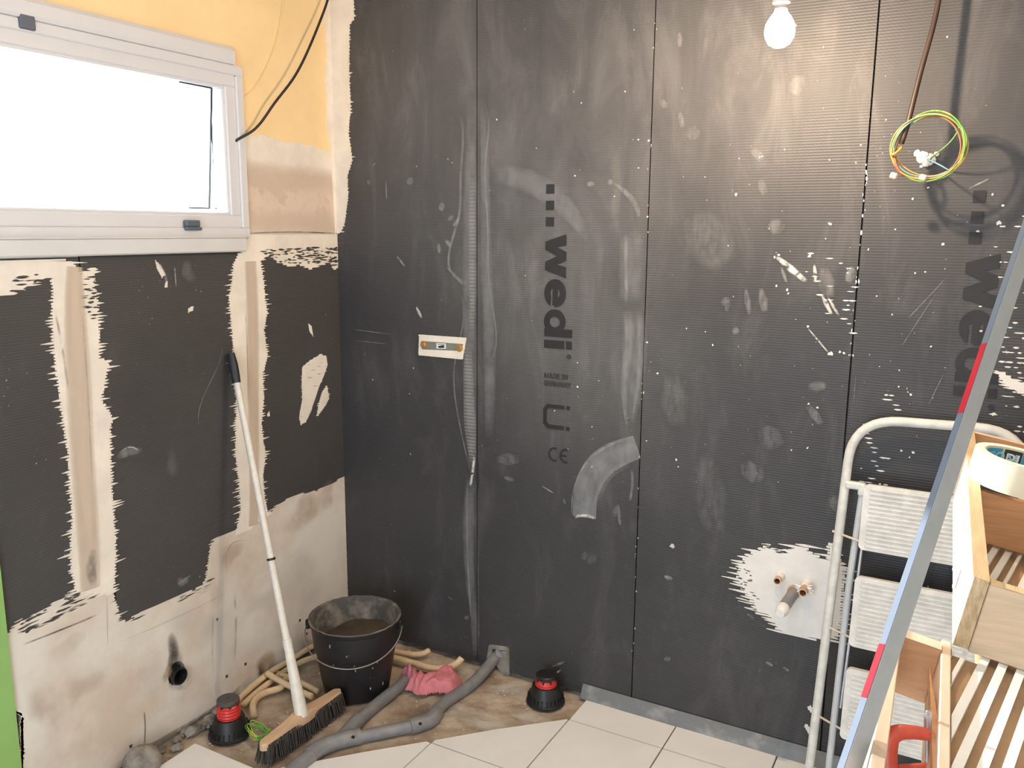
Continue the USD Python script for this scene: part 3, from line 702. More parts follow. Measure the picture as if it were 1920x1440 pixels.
obj('recess', slab(drain.buffer(0.002), -0.305, -0.07, 'left'), M['soot'], wl, False, label='dark back of the drain hole')
nb = notch.bounds
obj('notch_lip', slab(poly([(24, 1331), (40, 1337), (40, 1342), (25, 1336)], 'left'), -0.05, 0.003, 'left'), M['bag'], wl, False)
obj('notch_lip', slab(ragged(poly([(38, 1345), (42, 1345), (43, 1400), (41, 1470), (37, 1470)], 'left'), 0.003, 0.012, seed=8), -0.03, 0.003, 'left'), M['wood_pink'], wl, False)
win = sbox(WY0, WZ0, WY1, WZ1)
orange = sbox(-3.4, 1.56, -0.001, CEIL).difference(win)
obj('painted_plaster', slab(orange, 0, 0.0012, 'left'), M['orange'], wl, False, label='orange painted upper wall')
ps = [(440, 252), (458, 246), (475, 255), (490, 252), (505, 258), (520, 263), (528, 272), (545, 266), (560, 268), (572, 274), (585, 272), (598, 282), (608, 280), (616, 294), (624, 300), (634, 437), (452, 437), (440, 437)]
pk = poly(ps, 'left')
pk = unary_union([pk] + [blob_poly(c_, 0.010, np.random.default_rng(k_), 9, 1.3) for k_, c_ in enumerate(uvp([(446 + 6.5 * q_, 254 + 1.5 * q_ + 5 * math.sin(q_ * 1.9)) for q_ in range(27)], 'left'))])
obj('plaster_coat', slab(pk.intersection(sbox(-0.46, 1.556, -0.001, 3)), 0, 0.0022, 'left'), M['plaster'], wl, False, label='cream and pinkish plaster beside the window')
film('damp_plaster', ribbon([(448, 372), (500, 375), (560, 378), (626, 382)], 0.26, 'left', 0.0026, 1.0, hard=0.0, ends=False), M['damp_pink'], wl)
strip = poly([(608, -15), (618, -15), (624, 180), (632, 437), (627, 437), (620, 300), (616, 250), (611, 240), (612, 200), (609, 150), (611, 90), (607, 40)], 'left')
obj('plaster_coat', slab(strip.intersection(sbox(-0.2, 1, -0.001, 3)), 0, 0.0028, 'left'), M['plaster'], wl, False)
# dark boards under the window and towards the corner
for pts in ([(-60, 487), (148, 482), (220, 1150), (200, 1200), (-60, 1225)], [(146, 481), (460, 472), (452, 1000), (420, 1080), (230, 1190), (212, 1120)], [(458, 440), (633, 440), (649, 910), (600, 925), (450, 985)]):
    obj('board', slab(poly(pts, 'left').intersection(sbox(-2, 0, -0.0015, 1.565)), 0, 0.0015, 'left'), M['board_left'], wl, False)
# the lower skim coat, with its upper edge as it was trowelled
low = [(-40, 1232), (12, 1190), (40, 1160), (60, 1150), (92, 1135), (130, 1112), (142, 1098), (170, 1100), (212, 1112), (216, 1128), (226, 1158), (236, 1165), (262, 1146), (300, 1130), (330, 1117), (362, 1106), (378, 1097), (386, 1080), (390, 1050), (394, 1022), (405, 1006), (438, 995), (462, 985), (490, 975), (505, 962), (520, 945), (540, 934), (560, 926), (592, 920), (612, 911), (640, 896), (653, 893), (657, 1195), (480, 1262), (380, 1342), (220, 1445), (-40, 1560)]
lowp = poly(low, 'left').intersection(sbox(-1.326, 0.0, -0.0015, 1.2)).difference(drain).difference(notch)
lowr = ragged(lowp, 0.012, 0.0085, seed=17).intersection(sbox(-1.324, 0.0, -0.0012, 1.2)).difference(drain).difference(notch)
for reg, n_, sd_ in (([(20, 1170), (165, 1085), (180, 1130), (120, 1155), (40, 1190)], 60, 1), ([(215, 1115), (265, 1120), (262, 1160), (225, 1165)], 40, 2), ([(335, 1100), (395, 1085), (380, 1115), (340, 1125)], 16, 3)):
    lowr = streaks(lowr, poly(reg, 'left'), n_, sd_, (0.012, 0.06), (0.0012, 0.004))
obj('skim_coat', slab(lowr, 0, 0.003, 'left'), M['skim'], wl, False, label='cream and pinkish skim coat on the lower wall')
# plaster strips over the joints
p1 = [(-40, 488), (136, 487), (142, 502), (150, 512), (162, 508), (178, 500), (176, 515), (182, 560), (186, 620), (186, 672), (204, 676), (200, 700), (193, 735), (188, 748), (200, 765), (212, 785), (206, 800), (207, 860), (210, 930), (216, 1005), (216, 1060), (212, 1115), (180, 1115), (140, 1110), (131, 1060), (130, 1010), (134, 970), (128, 905), (126, 850), (116, 790), (108, 730), (102, 690), (97, 640), (95, 590), (97, 545), (92, 522), (70, 530), (40, 545), (18, 552), (-40, 556)]
p1s = streaks(ragged(poly(p1, 'left'), 0.017, 0.0085, seed=19), poly([(30, 515), (95, 515), (80, 545), (20, 552)], 'left'), 26, 21, (0.01, 0.04))
p1s = streaks(p1s, poly([(150, 520), (178, 515), (186, 600), (160, 600)], 'left'), 26, 22, (0.012, 0.035))
obj('plaster_strip', slab(p1s, 0, 0.0034, 'left'), M['plaster'], wl, False, label='ragged cream plaster strip over the left board joint')
film('plaster_center', ribbon([(138, 500), (140, 600), (146, 720), (152, 840), (162, 980), (168, 1105)], [0.05, 0.075, 0.08, 0.075, 0.075, 0.065], 'left', 0.0042, 0.9, hard=0.05, ends=False), M['tan_strip'], wl)
p2 = [(446, 474), (486, 470), (488, 492), (494, 530), (496, 560), (500, 585), (494, 620), (501, 668), (492, 700), (494, 745), (489, 790), (493, 830), (497, 850), (492, 895), (496, 940), (503, 965), (470, 990), (440, 1002), (450, 960), (447, 900), (440, 850), (441, 800), (443, 750), (437, 700), (436, 650), (432, 600), (428, 560), (434, 520), (436, 495)]
obj('plaster_strip', slab(ragged(poly(p2, 'left'), 0.014, 0.008, seed=23), 0, 0.0034, 'left'), M['plaster'], wl, False, label='ragged cream plaster strip over the right board joint')
film('plaster_center', ribbon([(468, 490), (472, 600), (473, 720), (475, 850), (474, 985)], [0.055, 0.06, 0.055, 0.05, 0.05], 'left', 0.0042, 0.85, hard=0.05, ends=False), M['tan_strip'], wl)
p4 = [(453, 438), (633, 438), (633, 500), (626, 508), (618, 492), (600, 498), (580, 505), (560, 497), (540, 500), (520, 492), (505, 480), (490, 488), (478, 492), (455, 475)]
p4s = streaks(ragged(poly(p4, 'left'), 0.012, 0.0065, seed=29), poly([(490, 468), (630, 462), (632, 500), (500, 490)], 'left'), 150, 31, (0.012, 0.045), (0.0012, 0.0036))
obj('plaster_patch', slab(p4s.intersection(sbox(-1, 1, -0.0016, 2)), 0, 0.0036, 'left'), M['plaster'], wl, False, label='streaky cream plaster patch under the corner')
for pts, sd_, rc in (([(566, 688), (580, 676), (600, 664), (611, 668), (613, 684), (606, 705), (597, 725), (589, 750), (580, 775), (572, 792), (563, 796), (560, 782), (566, 750), (565, 715)], 37, 0.004), ([(603, 735), (612, 722), (616, 748), (606, 765), (593, 782), (597, 755)], 38, 0.006), ([(577, 606), (583, 612), (586, 630), (580, 622)], 39, 0.002), ([(290, 488), (300, 498), (309, 515), (303, 520), (294, 505)], 40, 0.003), ([(309, 530), (313, 528), (312, 538), (308, 538)], 41, 0.002), ([(352, 578), (362, 574), (360, 583), (352, 585)], 43, 0.002), ([(500, 776), (504, 772), (505, 780), (501, 781)], 44, 0.001)):
    sh = ragged(poly(pts, 'left'), rc, 0.007, seed=sd_)
    if sd_ == 37:
        sh = streaks(sh, poly(pts, 'left'), 10, 45, (0.02, 0.035), (0.0006, 0.0012))
    obj('plaster_patch', slab(sh, 0, 0.003, 'left'), M['plaster'], wl, False)
# stains and scuffs on the left wall
TL = 0.0048
for c, rx, ry, st, m_, sd_ in [((90, 1330), .05, .10, .5, 'damp', 1), ((150, 1290), .06, .05, .35, 'damp', 2), ((430, 1040), .05, .05, .35, 'damp', 3), ((570, 960), .10, .06, .55, 'damp', 4), ((610, 930), .06, .05, .45, 'damp', 5), ((400, 1110), .03, .06, .4, 'damp', 6), ((500, 1245), .06, .05, .7, 'damp', 7), ((570, 1190), .07, .09, .4, 'damp', 8),
                              ((322, 1225), .028, .06, .7, 'sootfilm', 9), ((325, 1250), .035, .05, .55, 'sootfilm', 10), ((312, 1262), .018, .03, .8, 'damp', 11), ((345, 1280), .03, .03, .5, 'greyfilm', 12), ((170, 1065), .022, .045, .8, 'greyfilm', 13), ((488, 1255), .022, .022, .9, 'sootfilm', 14),
                              ((420, 1190), .10, .10, .5, 'pale', 15), ((360, 1170), .12, .08, .45, 'pale', 16), ((300, 1400), .07, .09, .4, 'pale', 17), ((560, 1080), .12, .14, .55, 'pale', 18), ((280, 1270), .05, .1, .4, 'pale', 19), ((240, 847), .035, .02, .45, 'dust', 20), ((320, 870), .03, .04, .12, 'dust', 21), ((340, 1090), .02, .02, .5, 'dust', 22), ((350, 510), .03, .03, .2, 'dust', 23), ((480, 1130), .08, .05, .4, 'pale', 24), ((120, 1215), .05, .04, .3, 'damp', 25)]:
    if st:
        film('wall_stain', blotch(c, rx, ry, 'left', TL + 0.0002 * (sd_ % 4), st, seed=sd_), M[m_], wl)
for pts, w, st, m_ in [([(40, 1208), (100, 1185), (180, 1152)], .006, .8, 'sootfilm'), ([(200, 1212), (300, 1170), (420, 1112)], .004, .45, 'damp'), ([(420, 1112), (422, 1070), (424, 1035), (470, 1015)], .005, .4, 'damp'), ([(198, 1110), (200, 1212)], .005, .4, 'damp'), ([(268, 1332), (270, 1370), (268, 1398)], .006, .7, 'sootfilm'), ([(230, 1425), (260, 1405), (290, 1388)], .004, .6, 'sootfilm'), ([(398, 1150), (396, 1200), (398, 1270)], .012, .2, 'greyfilm'),
                       ([(437, 1110), (440, 1180), (437, 1240)], .012, .3, 'greyfilm'), ([(415, 650), (395, 710), (372, 765), (370, 800)], .003, .5, 'dust'), ([(100, 580), (112, 640), (125, 730)], .008, .55, 'greyfilm'), ([(152, 590), (160, 700), (170, 900)], .005, .3, 'greyfilm'), ([(456, 560), (461, 650), (463, 760)], .006, .45, 'greyfilm'), ([(300, 1300), (350, 1280), (370, 1290)], .0, 0, 'dust'), ([(452, 438), (540, 435), (632, 438)], .004, .8, 'sootfilm'), ([(222, 850), (240, 838), (258, 845)], .005, .6, 'scrape'), ([(290, 490), (305, 510), (310, 535)], .012, .3, 'dust'), ([(325, 500), (328, 540)], .006, .4, 'scrape'), ([(330, 1095), (345, 1085), (355, 1078)], .006, .5, 'dust'), ([(576, 520), (572, 530), (580, 538)], .003, .7, 'sootfilm'), ([(200, 1445), (260, 1412), (330, 1372), (390, 1336), (470, 1270)], .03, .75, 'greyfilm')]:
    if st:
        film('wall_streak', ribbon(pts, w, 'left', TL + 0.0008, st, n=16), M[m_], wl)
for px_, py_ in ((460, 1245), (425, 1268), (245, 1399), (562, 1163), (407, 1161), (575, 1188)):
    c = at(px_, py_, x=0.003)
    cr = cat(bx((0.004, 0.012, 0.003), bevel=0.0006), bx((0.004, 0.003, 0.012), bevel=0.0006))
    cr.apply_transform(trimesh.transformations.rotation_matrix(0.6, [1, 0, 0])); cr.apply_translation(c)
    obj('cross_mark', cr, M['soot'], wl, False)
# stub of drain pipe in the hole
hc = np.array([0.0, hole_c[0], hole_c[1]])
pr = [(0.023, 0), (0.027, 0), (0.027, 0.085), (0.023, 0.085), (0.023, 0.0)]
st_ = lathe(pr, 24); st_.apply_transform(trimesh.transformations.rotation_matrix(math.pi / 2, [0, 1, 0])); st_.apply_translation(hc + [-0.065, 0.0, -0.006])
obj('drain_stub', st_, M['black'], wl, 40, label='black drain pipe stub in a sooty hole')

# ---- green edge at the left
ge = obj('wall_side', bx((0.0095, 1.6, 1.40), (0.0085, -1.3265 - 0.8, 0.70)), M['green'], None, False)
tag(ge, 'bright green painted wall end at the bottom left edge of the picture', 'wall', kind='structure')

# ---- the walls behind and beside the camera, with a wide opening added to let sky light in
o_ = obj('wall_right', bx((0.1, -YN + 0.1, CEIL), (XR + 0.05, YN / 2, CEIL / 2)), M['wall_low'], None, False)
tag(o_, 'plain plaster wall beyond the right edge of the picture', 'wall', kind='structure')
o_ = obj('wall_rear', cat(bx((1.0, 0.1, CEIL), (0.5, YN - 0.05, CEIL / 2)), bx((1.0, 0.1, CEIL), (XR - 0.5, YN - 0.05, CEIL / 2)), bx((XR - 1.6, 0.1, 0.32), (1.0 + (XR - 1.6) / 2, YN - 0.05, CEIL - 0.16))), M['wall_low'], None, False)
tag(o_, 'plaster wall behind the camera with a wide opening added to let light in', 'wall', kind='structure')

# ---- window
wn = thing('window_1', 'white framed tilting window blown out by daylight', 'window', kind='structure')
FY0, FY1, FZ0, FZ1 = -1.62, -0.440, 1.541, 2.066


def frame_bars(y0, y1, z0, z1, w, x0, x1, bev=0.003):
    cx_, dx_ = (x0 + x1) / 2, x1 - x0
    return [bx((dx_, y1 - y0, w), (cx_, (y0 + y1) / 2, z1 - w / 2), bev), bx((dx_, y1 - y0, w), (cx_, (y0 + y1) / 2, z0 + w / 2), bev), bx((dx_, w, z1 - z0 - 2 * w), (cx_, y1 - w / 2, (z0 + z1) / 2), bev), bx((dx_, w, z1 - z0 - 2 * w), (cx_, y0 + w / 2, (z0 + z1) / 2), bev)]


for m in frame_bars(FY0, FY1, FZ0, FZ1, 0.030, -0.05, 0.016):
    obj('frame', m, M['pvc'], wn, False)
for m in frame_bars(FY0 + 0.028, FY1 - 0.028, FZ0 + 0.028, FZ1 - 0.024, 0.040, -0.055, 0.008):
    obj('sash', m, M['pvc'], wn, False)
for m in frame_bars(FY0 + 0.066, FY1 - 0.066, FZ0 + 0.066, FZ1 - 0.062, 0.010, -0.05, 0.001, 0.002):
    obj('bead', m, M['pvc'], wn, False)
gpane = thing if False else None
gp = bx((0.006, (FY1 - FY0) - 0.19, (FZ1 - FZ0) - 0.165), (-0.03, (FY0 + FY1) / 2, (FZ0 + FZ1) / 2 + 0.002))
obj('pane', gp, M['pane'], wn, False, label='clear glass pane')
gy1, gz0, gz1 = FY1 - 0.092, FZ0 + 0.09, FZ1 - 0.062
obj('gasket', tube([(-0.024, gy1, gz1 - 0.012), (-0.05, gy1 - 0.012, gz0)], 0.003, 8, smooth=False), M['gasket'], wn)
obj('gasket', tube([(-0.024, gy1, gz1 - 0.012), (-0.024, gy1 - 0.12, gz1 - 0.011)], 0.002, 8, smooth=False), M['gasket'], wn)
obj('gasket', tube([(-0.05, gy1 - 0.012, gz0), (-0.05, gy1 - 0.09, gz0)], 0.002, 8, smooth=False), M['gasket'], wn)
hx = at(47, 35, x=0.012)
obj('hinge', cat(bx((0.014, 0.040, 0.048), hx + [0.004, 0, -0.002], 0.003), bx((0.010, 0.012, 0.014), hx + [0.002, 0.004, 0.028], 0.002)), M['hinge'], wn, False)
hx = at(358, 421, x=0.012)
obj('hinge', cat(bx((0.018, 0.052, 0.020), hx + [0.004, 0, 0.003], 0.003), bx((0.022, 0.058, 0.010), hx + [0.006, 0, -0.012], 0.003)), M['hinge'], wn, False)
# head box (a roller-blind case) and sill
hd = Polygon([(0, 2.066), (0.020, 2.066), (0.024, 2.075), (0.024, 2.105), (0.012, 2.119), (0, 2.121)])
m = trimesh.creation.extrude_polygon(hd, 1.15, engine='earcut'); v = m.vertices
obj('head_box', trimesh.Trimesh(np.stack([v[:, 0], -0.476 - v[:, 2], v[:, 1]], 1), m.faces, process=False), M['pvc'], wn, False, label='white blind case over the window')
obj('sill', bx((0.06, 1.18, 0.045), (0.000, -0.470 - 0.59, 1.519), 0.004), M['sill'], wn, False, label='white sill board')
obj('sill_lip', bx((0.04, 1.18, 0.004), (0.012, -0.470 - 0.59, 1.5425), 0.001), M['sill'], wn, False)

# ================================================================== THINGS
# ---- bare bulb on its flex
bp = at(1462, 58, y=-0.44)
bulb = thing('light_bulb', 'lit bare light bulb hanging in a white holder at the top of the picture', 'light bulb', bp)
prof = [(0, -0.037), (0.012, -0.035), (0.024, -0.028), (0.032, -0.013), (0.0335, 0.0), (0.032, 0.013), (0.024, 0.028), (0.016, 0.038), (0.0135, 0.046), (0, 0.046)]
obj('glass', lathe(prof, 32), M['bulb_glass'], bulb, 60, label='clear glass')
lamp = UsdLux.SphereLight.Define(stage, bulb.GetPath().pathString + '/filament')
lamp.CreateRadiusAttr(0.015); lamp.CreateIntensityAttr(BULB_POWER); lamp.CreateColorAttr(Gf.Vec3f(1.0, 0.76, 0.53))
obj('cap', lathe([(0, 0.046), (0.0135, 0.046), (0.0135, 0.066), (0, 0.066)], 24), M['wire_metal'], bulb)
obj('holder', lathe([(0, 0.058), (0.019, 0.058), (0.020, 0.085), (0.016, 0.100), (0.006, 0.108), (0, 0.108)], 28), M['pvc'], bulb)
obj('flex', tube([(0, 0, 0.105), (0.002, 0, 0.2), (0, 0, CEIL - bp[2])], 0.0035, 8), M['pvc'], bulb)

# ---- coil of house wires hanging on a brown cable at the right
rc = at(1743, 276, y=-0.12)
coil = thing('wire_coil', 'coil of green, orange and brown wires on a brown cable hanging at right', 'wire coil', rc)
up = [at(a_, b_, y=y_) - rc for a_, b_, y_ in ((1766, -40, -0.07), (1752, 40, -0.08), (1733, 110, -0.095), (1715, 180, -0.11), (1702, 232, -0.12), (1690, 270, -0.12))]
up = [np.array([up[0][0] + 0.01, 0.0, CEIL - rc[2]])] + up
obj('cable', tube(up, 0.0062, 10, 50), M['cable_brown'], coil, True)
g = np.random.default_rng(5)
for k, mk in enumerate(['wire_yg', 'wire_orange', 'wire_red', 'wire_green', 'wire_blue', 'wire_orange', 'wire_green', 'wire_red']):
    R0 = 0.0765 + g.uniform(-0.006, 0.005); ph = g.uniform(0, 6); a_ = np.arange(60) * 2 * np.pi / 60
    rr_ = R0 * (1 + 0.03 * np.sin(2 * a_ + ph) + 0.02 * np.sin(3 * a_ + 2 * ph))
    pts = np.stack([rr_ * np.cos(a_) + g.normal(0, 0.003), 0.010 * np.sin(a_ + ph) + g.normal(0, 0.006), rr_ * 0.98 * np.sin(a_) + g.normal(0, 0.003)], 1)
    obj('wire', tube(pts, 0.0019, 7, closed=True), M[mk], coil, True)
tie = [(-0.078, 0.012, -0.006), (-0.084, -0.010, -0.012), (-0.078, -0.024, -0.016), (-0.066, -0.014, -0.006), (-0.070, 0.01, 0.0)]
obj('binding', tube(tie, 0.003, 8), M['wire_orange'], coil, True)
obj('tail', tube([(-0.076, -0.01, -0.015), (-0.068, -0.015, -0.045), (-0.05, -0.005, -0.066)], 0.004, 8), M['wire_red'], coil, True)
for c in ((-0.074, -0.008, -0.066), (-0.008, -0.012, -0.072)):
    b = bx((0.017, 0.012, 0.015), bevel=0.003); b.apply_transform(trimesh.transformations.rotation_matrix(0.3, [0, 1, 0])); b.apply_translation(c)
    obj('terminal_block', b, M['wood_pink'], coil, False, label='pale terminal block')
obj('outlet_wire', tube([(-0.0, 0.12, -0.02), (0.004, 0.03, -0.03), (0.03, 0.0, -0.045), (0.05, 0.0, -0.058)], 0.0019, 7), M['wire_blue'], coil, True)
obj('outlet_wire', tube([(0.002, 0.119, -0.03), (0.03, 0.03, 0.0), (0.055, 0.005, 0.03), (0.06, 0.0, 0.045)], 0.0019, 7), M['wire_green'], coil, True)

# ---- black cable by the window
pts = [at(a_, b_, x=x_) for a_, b_, x_ in ((445, 262, 0.012), (470, 248, 0.03), (510, 200, 0.05), (548, 150, 0.06), (575, 100, 0.06), (600, 40, 0.05), (617, -10, 0.04))]
pts = [pts[0] + np.array([-0.010, -0.003, -0.006])] + pts + [np.array([0.03, -0.02, CEIL])]
cb = obj('power_cable', tube(pts, 0.0042, 10, 60), M['cable_black'], None, True)
tag(cb, 'loose black cable curving down the orange wall to the window', 'cable')
pts = [at(a_, b_, x=x_) for a_, b_, x_ in ((456, 182, 0.004), (475, 165, 0.005), (497, 130, 0.005), (515, 85, 0.005), (525, 40, 0.005), (532, -10, 0.005))]
pts = pts + [np.array([0.005, -0.17, CEIL])]
cb = obj('cable_shadow', tube(pts, 0.0011, 6, 50), M['orange'], None, True)  # thin tube standing in for the shadow cast by the black cable
tag(cb, 'thin orange-brown strand standing in for the shadow of the black cable on the wall', 'wire')

# ---- mixer bracket let into the board
a0, a1, b0, b1 = at(787, 627, y=0), at(875, 633, y=0), at(786, 666, y=0), at(868, 674, y=0)
br = thing('mixer_bracket', 'metal tap bracket with two brass inlets in a cream plaster cut-out', 'bracket')
fr = Polygon([a0[[0, 2]], a1[[0, 2]], b1[[0, 2]], b0[[0, 2]]])
inn = poly([(791, 639), (870, 645), (866, 658), (792, 655)], 'back')
obj('plaster_frame', slab(ragged(fr, 0.003, 0.006, seed=2).difference(inn), 0.0, 0.004, 'back'), M['plaster'], br, False)
obj('plate', slab(inn.buffer(0.002), 0.0, 0.0025, 'back'), M['bracket'], br, False)
for px_, py_ in ((796, 646), (863, 652)):
    c = at(px_, py_, y=0)
    m = lathe([(0, 0.008), (0.007, 0.008), (0.0085, 0.006), (0.0135, 0.006), (0.0135, 0), (0, 0)], 24); m.apply_transform(trimesh.transformations.rotation_matrix(math.pi / 2, [1, 0, 0])); m.apply_translation(c + [0, -0.002, 0])
    obj('inlet', m, M['brass'], br)
stk = obj('sticker', slab(poly([(819, 643), (837, 644), (837, 654), (819, 653)], 'back'), 0.0025, 0.003, 'back'), M['sticker'], br, False)
obj('print', slab(poly([(822, 649), (833, 647), (834, 652), (824, 652)], 'back'), 0.003, 0.0032, 'back'), M['ink'], stk, False)
obj('print', slab(poly([(822, 645), (834, 646), (834, 647), (822, 646)], 'back'), 0.003, 0.0032, 'back'), M['ink'], stk, False)
obj('tab', bx((0.02, 0.004, 0.006), at(876, 661, y=-0.004), 0.001), M['bracket'], br, False)

# ---- pipe stubs in the white patch
for i, (px_, py_, ln, r, lab) in enumerate([(1457, 1090, 0.05, 0.0105, 'short copper pipe end standing out of the white plaster patch, left and upper one'), (1505, 1112, 0.075, 0.0115, 'copper pipe end with torn tape round it, right of the grey waste pipe')]):
    c = at(px_, py_, y=-ln)
    t = thing('water_pipe', lab, 'pipe', (c[0], 0, c[2]))
    rot = trimesh.transformations.rotation_matrix(math.pi / 2, [1, 0, 0])
    m = lathe([(r * 0.78, 0.0), (r, 0.0), (r, ln), (r * 0.78, ln), (r * 0.78, 0.0)], 24); m.apply_transform(rot); obj('tube', m, M['copper'], t, 40)
    m = lathe([(0, 0.001), (r * 0.78, 0.001), (r * 0.78, 0.004), (0, 0.004)], 20); m.apply_transform(rot); m.apply_translation([0, -ln * 0.5, 0]); obj('bore', m, M['soot'], t, False)
    m = lathe([(r, 0.003), (r * 1.35, 0.003), (r * 1.2, ln * 0.35 + 0.01), (r, ln * 0.35 + 0.012)], 20); m.apply_transform(rot)
    obj('sleeve', m, M['plaster_white'], t, 40)
    if i:
        g = np.random.default_rng(3)
        for k in range(9):
            an = g.uniform(0, 6.28); l = g.uniform(0.012, 0.03)
            d = np.array([math.cos(an), -0.2, math.sin(an)]); p0 = np.array([math.cos(an) * r, -ln * g.uniform(0.4, 0.8), math.sin(an) * r])
            s_ = np.array([-math.sin(an), 0, math.cos(an)]) * 0.008
            m = trimesh.convex.convex_hull(np.array([p0 - s_, p0 + s_, p0 + d * l, p0 + d * 0.002 + [0, -0.003, 0], p0 - d * 0.002 + s_ * .5 + [0, 0.003, 0]]))
            obj('torn_tape', m, M['plaster_white'], t, False)
p0, p1 = at(1488, 1112, y=-0.02), at(1464, 1148, y=-0.135)
p0 = np.array([p0[0], 0.0, p0[2]])
wp = thing('waste_pipe', 'short grey waste pipe with a white taped end, slanting out of the white patch', 'pipe')
dr = p1 - p0; q = lambda s: p0 + dr * s
obj('tube', tube([q(0), q(0.82)], 0.0165, 20, smooth=False), M['pipe_grey'], wp)
obj('taped_end', tube([q(0.80), q(0.9), q(1.0), q(1.06)], [0.0175, 0.0185, 0.017, 0.012], 20, 12), M['plaster_white'], wp)
obj('collar', tube([q(0.0), q(0.10)], 0.02, 20, smooth=False), M['copper'], wp)

# ---- step ladder, folded, against the boards
lad = thing('step_ladder', 'folded three-tread grey tube step ladder dusted with plaster, leaning on the boards', 'step ladder')
ly = lambda z: -0.035 - 0.125 * (1 - z / 1.085)
lp = lambda x, z, o=0.0: np.array([x, ly(z) + o, z])
obj('frame_tube', tube(fillet([lp(1.792, 0.004), lp(1.797, 0.05), lp(1.826, 1.072), lp(2.24, 1.085), lp(2.25, 0.02)], 0.12, 10), 0.0128, 14, smooth=False), M['ladder'], lad)
obj('rear_tube', tube(fillet([lp(1.868, 0.890, -0.004), lp(1.856, 0.62, -0.01), lp(1.850, 0.07, -0.022), lp(2.19, 0.07, -0.022), lp(2.20, 0.87, -0.004)], 0.035, 7), 0.0092, 12, smooth=False), M['ladder_in'], lad)
obj('link_bar', tube([lp(1.880, 0.74, -0.014), lp(1.866, 0.28, -0.022)], 0.004, 8, smooth=False), M['steel'], lad)
for s, xx_ in ((1, 1.846), (-1, 2.22)):
    obj('bracket', cat(bx((0.05, 0.020, 0.020), lp(xx_, 0.892, -0.006), 0.004), bx((0.02, 0.022, 0.035), lp(xx_ + s * 0.020, 0.884, -0.007), 0.004)), M['ladder'], lad, False)
for k, (zt, zb, xl, o) in enumerate(((0.905, 0.727, 1.872, -0.022), (0.655, 0.462, 1.872, -0.026), (0.402, 0.205, 1.872, -0.030))):
    h = zt - zb; w_ = 2.185 - xl
    tilt = math.atan2(0.125, 1.085) + 0.03
    ez = np.array([0, math.sin(tilt), math.cos(tilt)]); ey = np.array([0, math.cos(tilt), -math.sin(tilt)]); ex = np.array([1.0, 0, 0])
    org = lp((xl + 2.185) / 2, (zt + zb) / 2, o)
    rp = sbox(-w_ / 2, -h / 2, w_ / 2, h / 2).buffer(-0.014).buffer(0.014, 8)
    m = trimesh.creation.extrude_polygon(rp, 0.020, engine='earcut'); v = m.vertices
    m = trimesh.Trimesh(np.stack([v[:, 0], -v[:, 2] + 0.010, v[:, 1]], 1), m.faces[:, ::-1], process=False)
    st = obj('step', place(m, org, ex, ey, ez), M['step'], lad, False)
    ribs = []
    n_ = int(h / 0.0125)
    for i in range(n_):
        zc = -h / 2 + 0.012 + (h - 0.024) * i / (n_ - 1)
        ribs.append(bx((w_ - 0.03, 0.004, 0.0062), (0, -0.0112, zc), 0.0015))
    obj('tread_ribs', place(cat(*ribs), org, ex, ey, ez), M['step'], st, False)
    obj('pin', tube([lp(1.80, zb + 0.03, -0.004), lp(xl + 0.004, zb + 0.02, o)], 0.0032, 8, smooth=False), M['rivet'], lad)
    obj('pin', tube([lp(2.25, zb + 0.03, -0.004), lp(2.18, zb + 0.02, o)], 0.0032, 8, smooth=False), M['rivet'], lad)
for x_ in (1.792, 2.25):
    obj('foot', lathe([(0, 0), (0.016, 0), (0.016, 0.03), (0, 0.03)], 16, (x_, ly(0.0), 0.0)), M['black'], lad)

# ---- bucket
bc = np.array([0.318, -0.338, -0.008])
bk_ = thing('bucket', 'black plastic builder\'s bucket of dark slurry with a plaster-crusted rim', 'bucket', bc)
H, r0, r1 = 0.272, 0.112, 0.154
outer = [(0, 0.0), (r0 - 0.006, 0.0), (r0, 0.006), (r0 + (r1 - r0) * 0.62, H * 0.62), (r0 + (r1 - r0) * 0.62 + 0.004, H * 0.63), (r1 - 0.004, H * 0.93), (r1, H * 0.94), (r1 + 0.003, H - 0.003), (r1, H)]
obj('body', lathe(outer, 64), M['bucket'], bk_, 35)
inner = [(r1, H), (r1 - 0.006, H - 0.002), (r1 - 0.008, H * 0.93), (r0 + (r1 - r0) * 0.55, H * 0.58), (r0 + 0.015, H * 0.5)]
obj('inside', lathe(inner[::-1], 64), M['bucket_dirty'], bk_, 35, label='inner wall caked with grey plaster')
a_ = np.linspace(0, 2 * np.pi, 64, endpoint=False)
g = np.random.default_rng(9)
obj('crust', tube(np.stack([np.cos(a_) * (r1 + 0.001), np.sin(a_) * (r1 + 0.001), H + g.normal(0, 0.0008, 64)], 1), 0.0028, 6, closed=True), M['bucket_dirty'], bk_, True)
gx_, gy_ = np.meshgrid(np.linspace(0, 1, 14), np.arange(48) * 2 * np.pi / 48, indexing='ij')
R2 = 0.135
Pm = np.stack([gx_ * np.cos(gy_) * R2, gx_ * np.sin(gy_) * R2, np.zeros_like(gx_)], -1)
Pm[..., 2] = 0.170 + 0.03 * (meshkit.fbm(Pm * 14 + 3, 4, 2) - 0.4) + 0.02 * Pm[..., 1] / R2
ii, jj = np.meshgrid(np.arange(13), np.arange(48), indexing='ij'); a = (ii * 48 + jj).ravel(); b = (ii * 48 + (jj + 1) % 48).ravel()
obj('slurry', trimesh.Trimesh(Pm.reshape(-1, 3), np.vstack([np.stack([a, a + 48, b + 48], 1), np.stack([a, b + 48, b], 1)]), process=False), M['mud'], bk_, True, label='dark brown slurry')
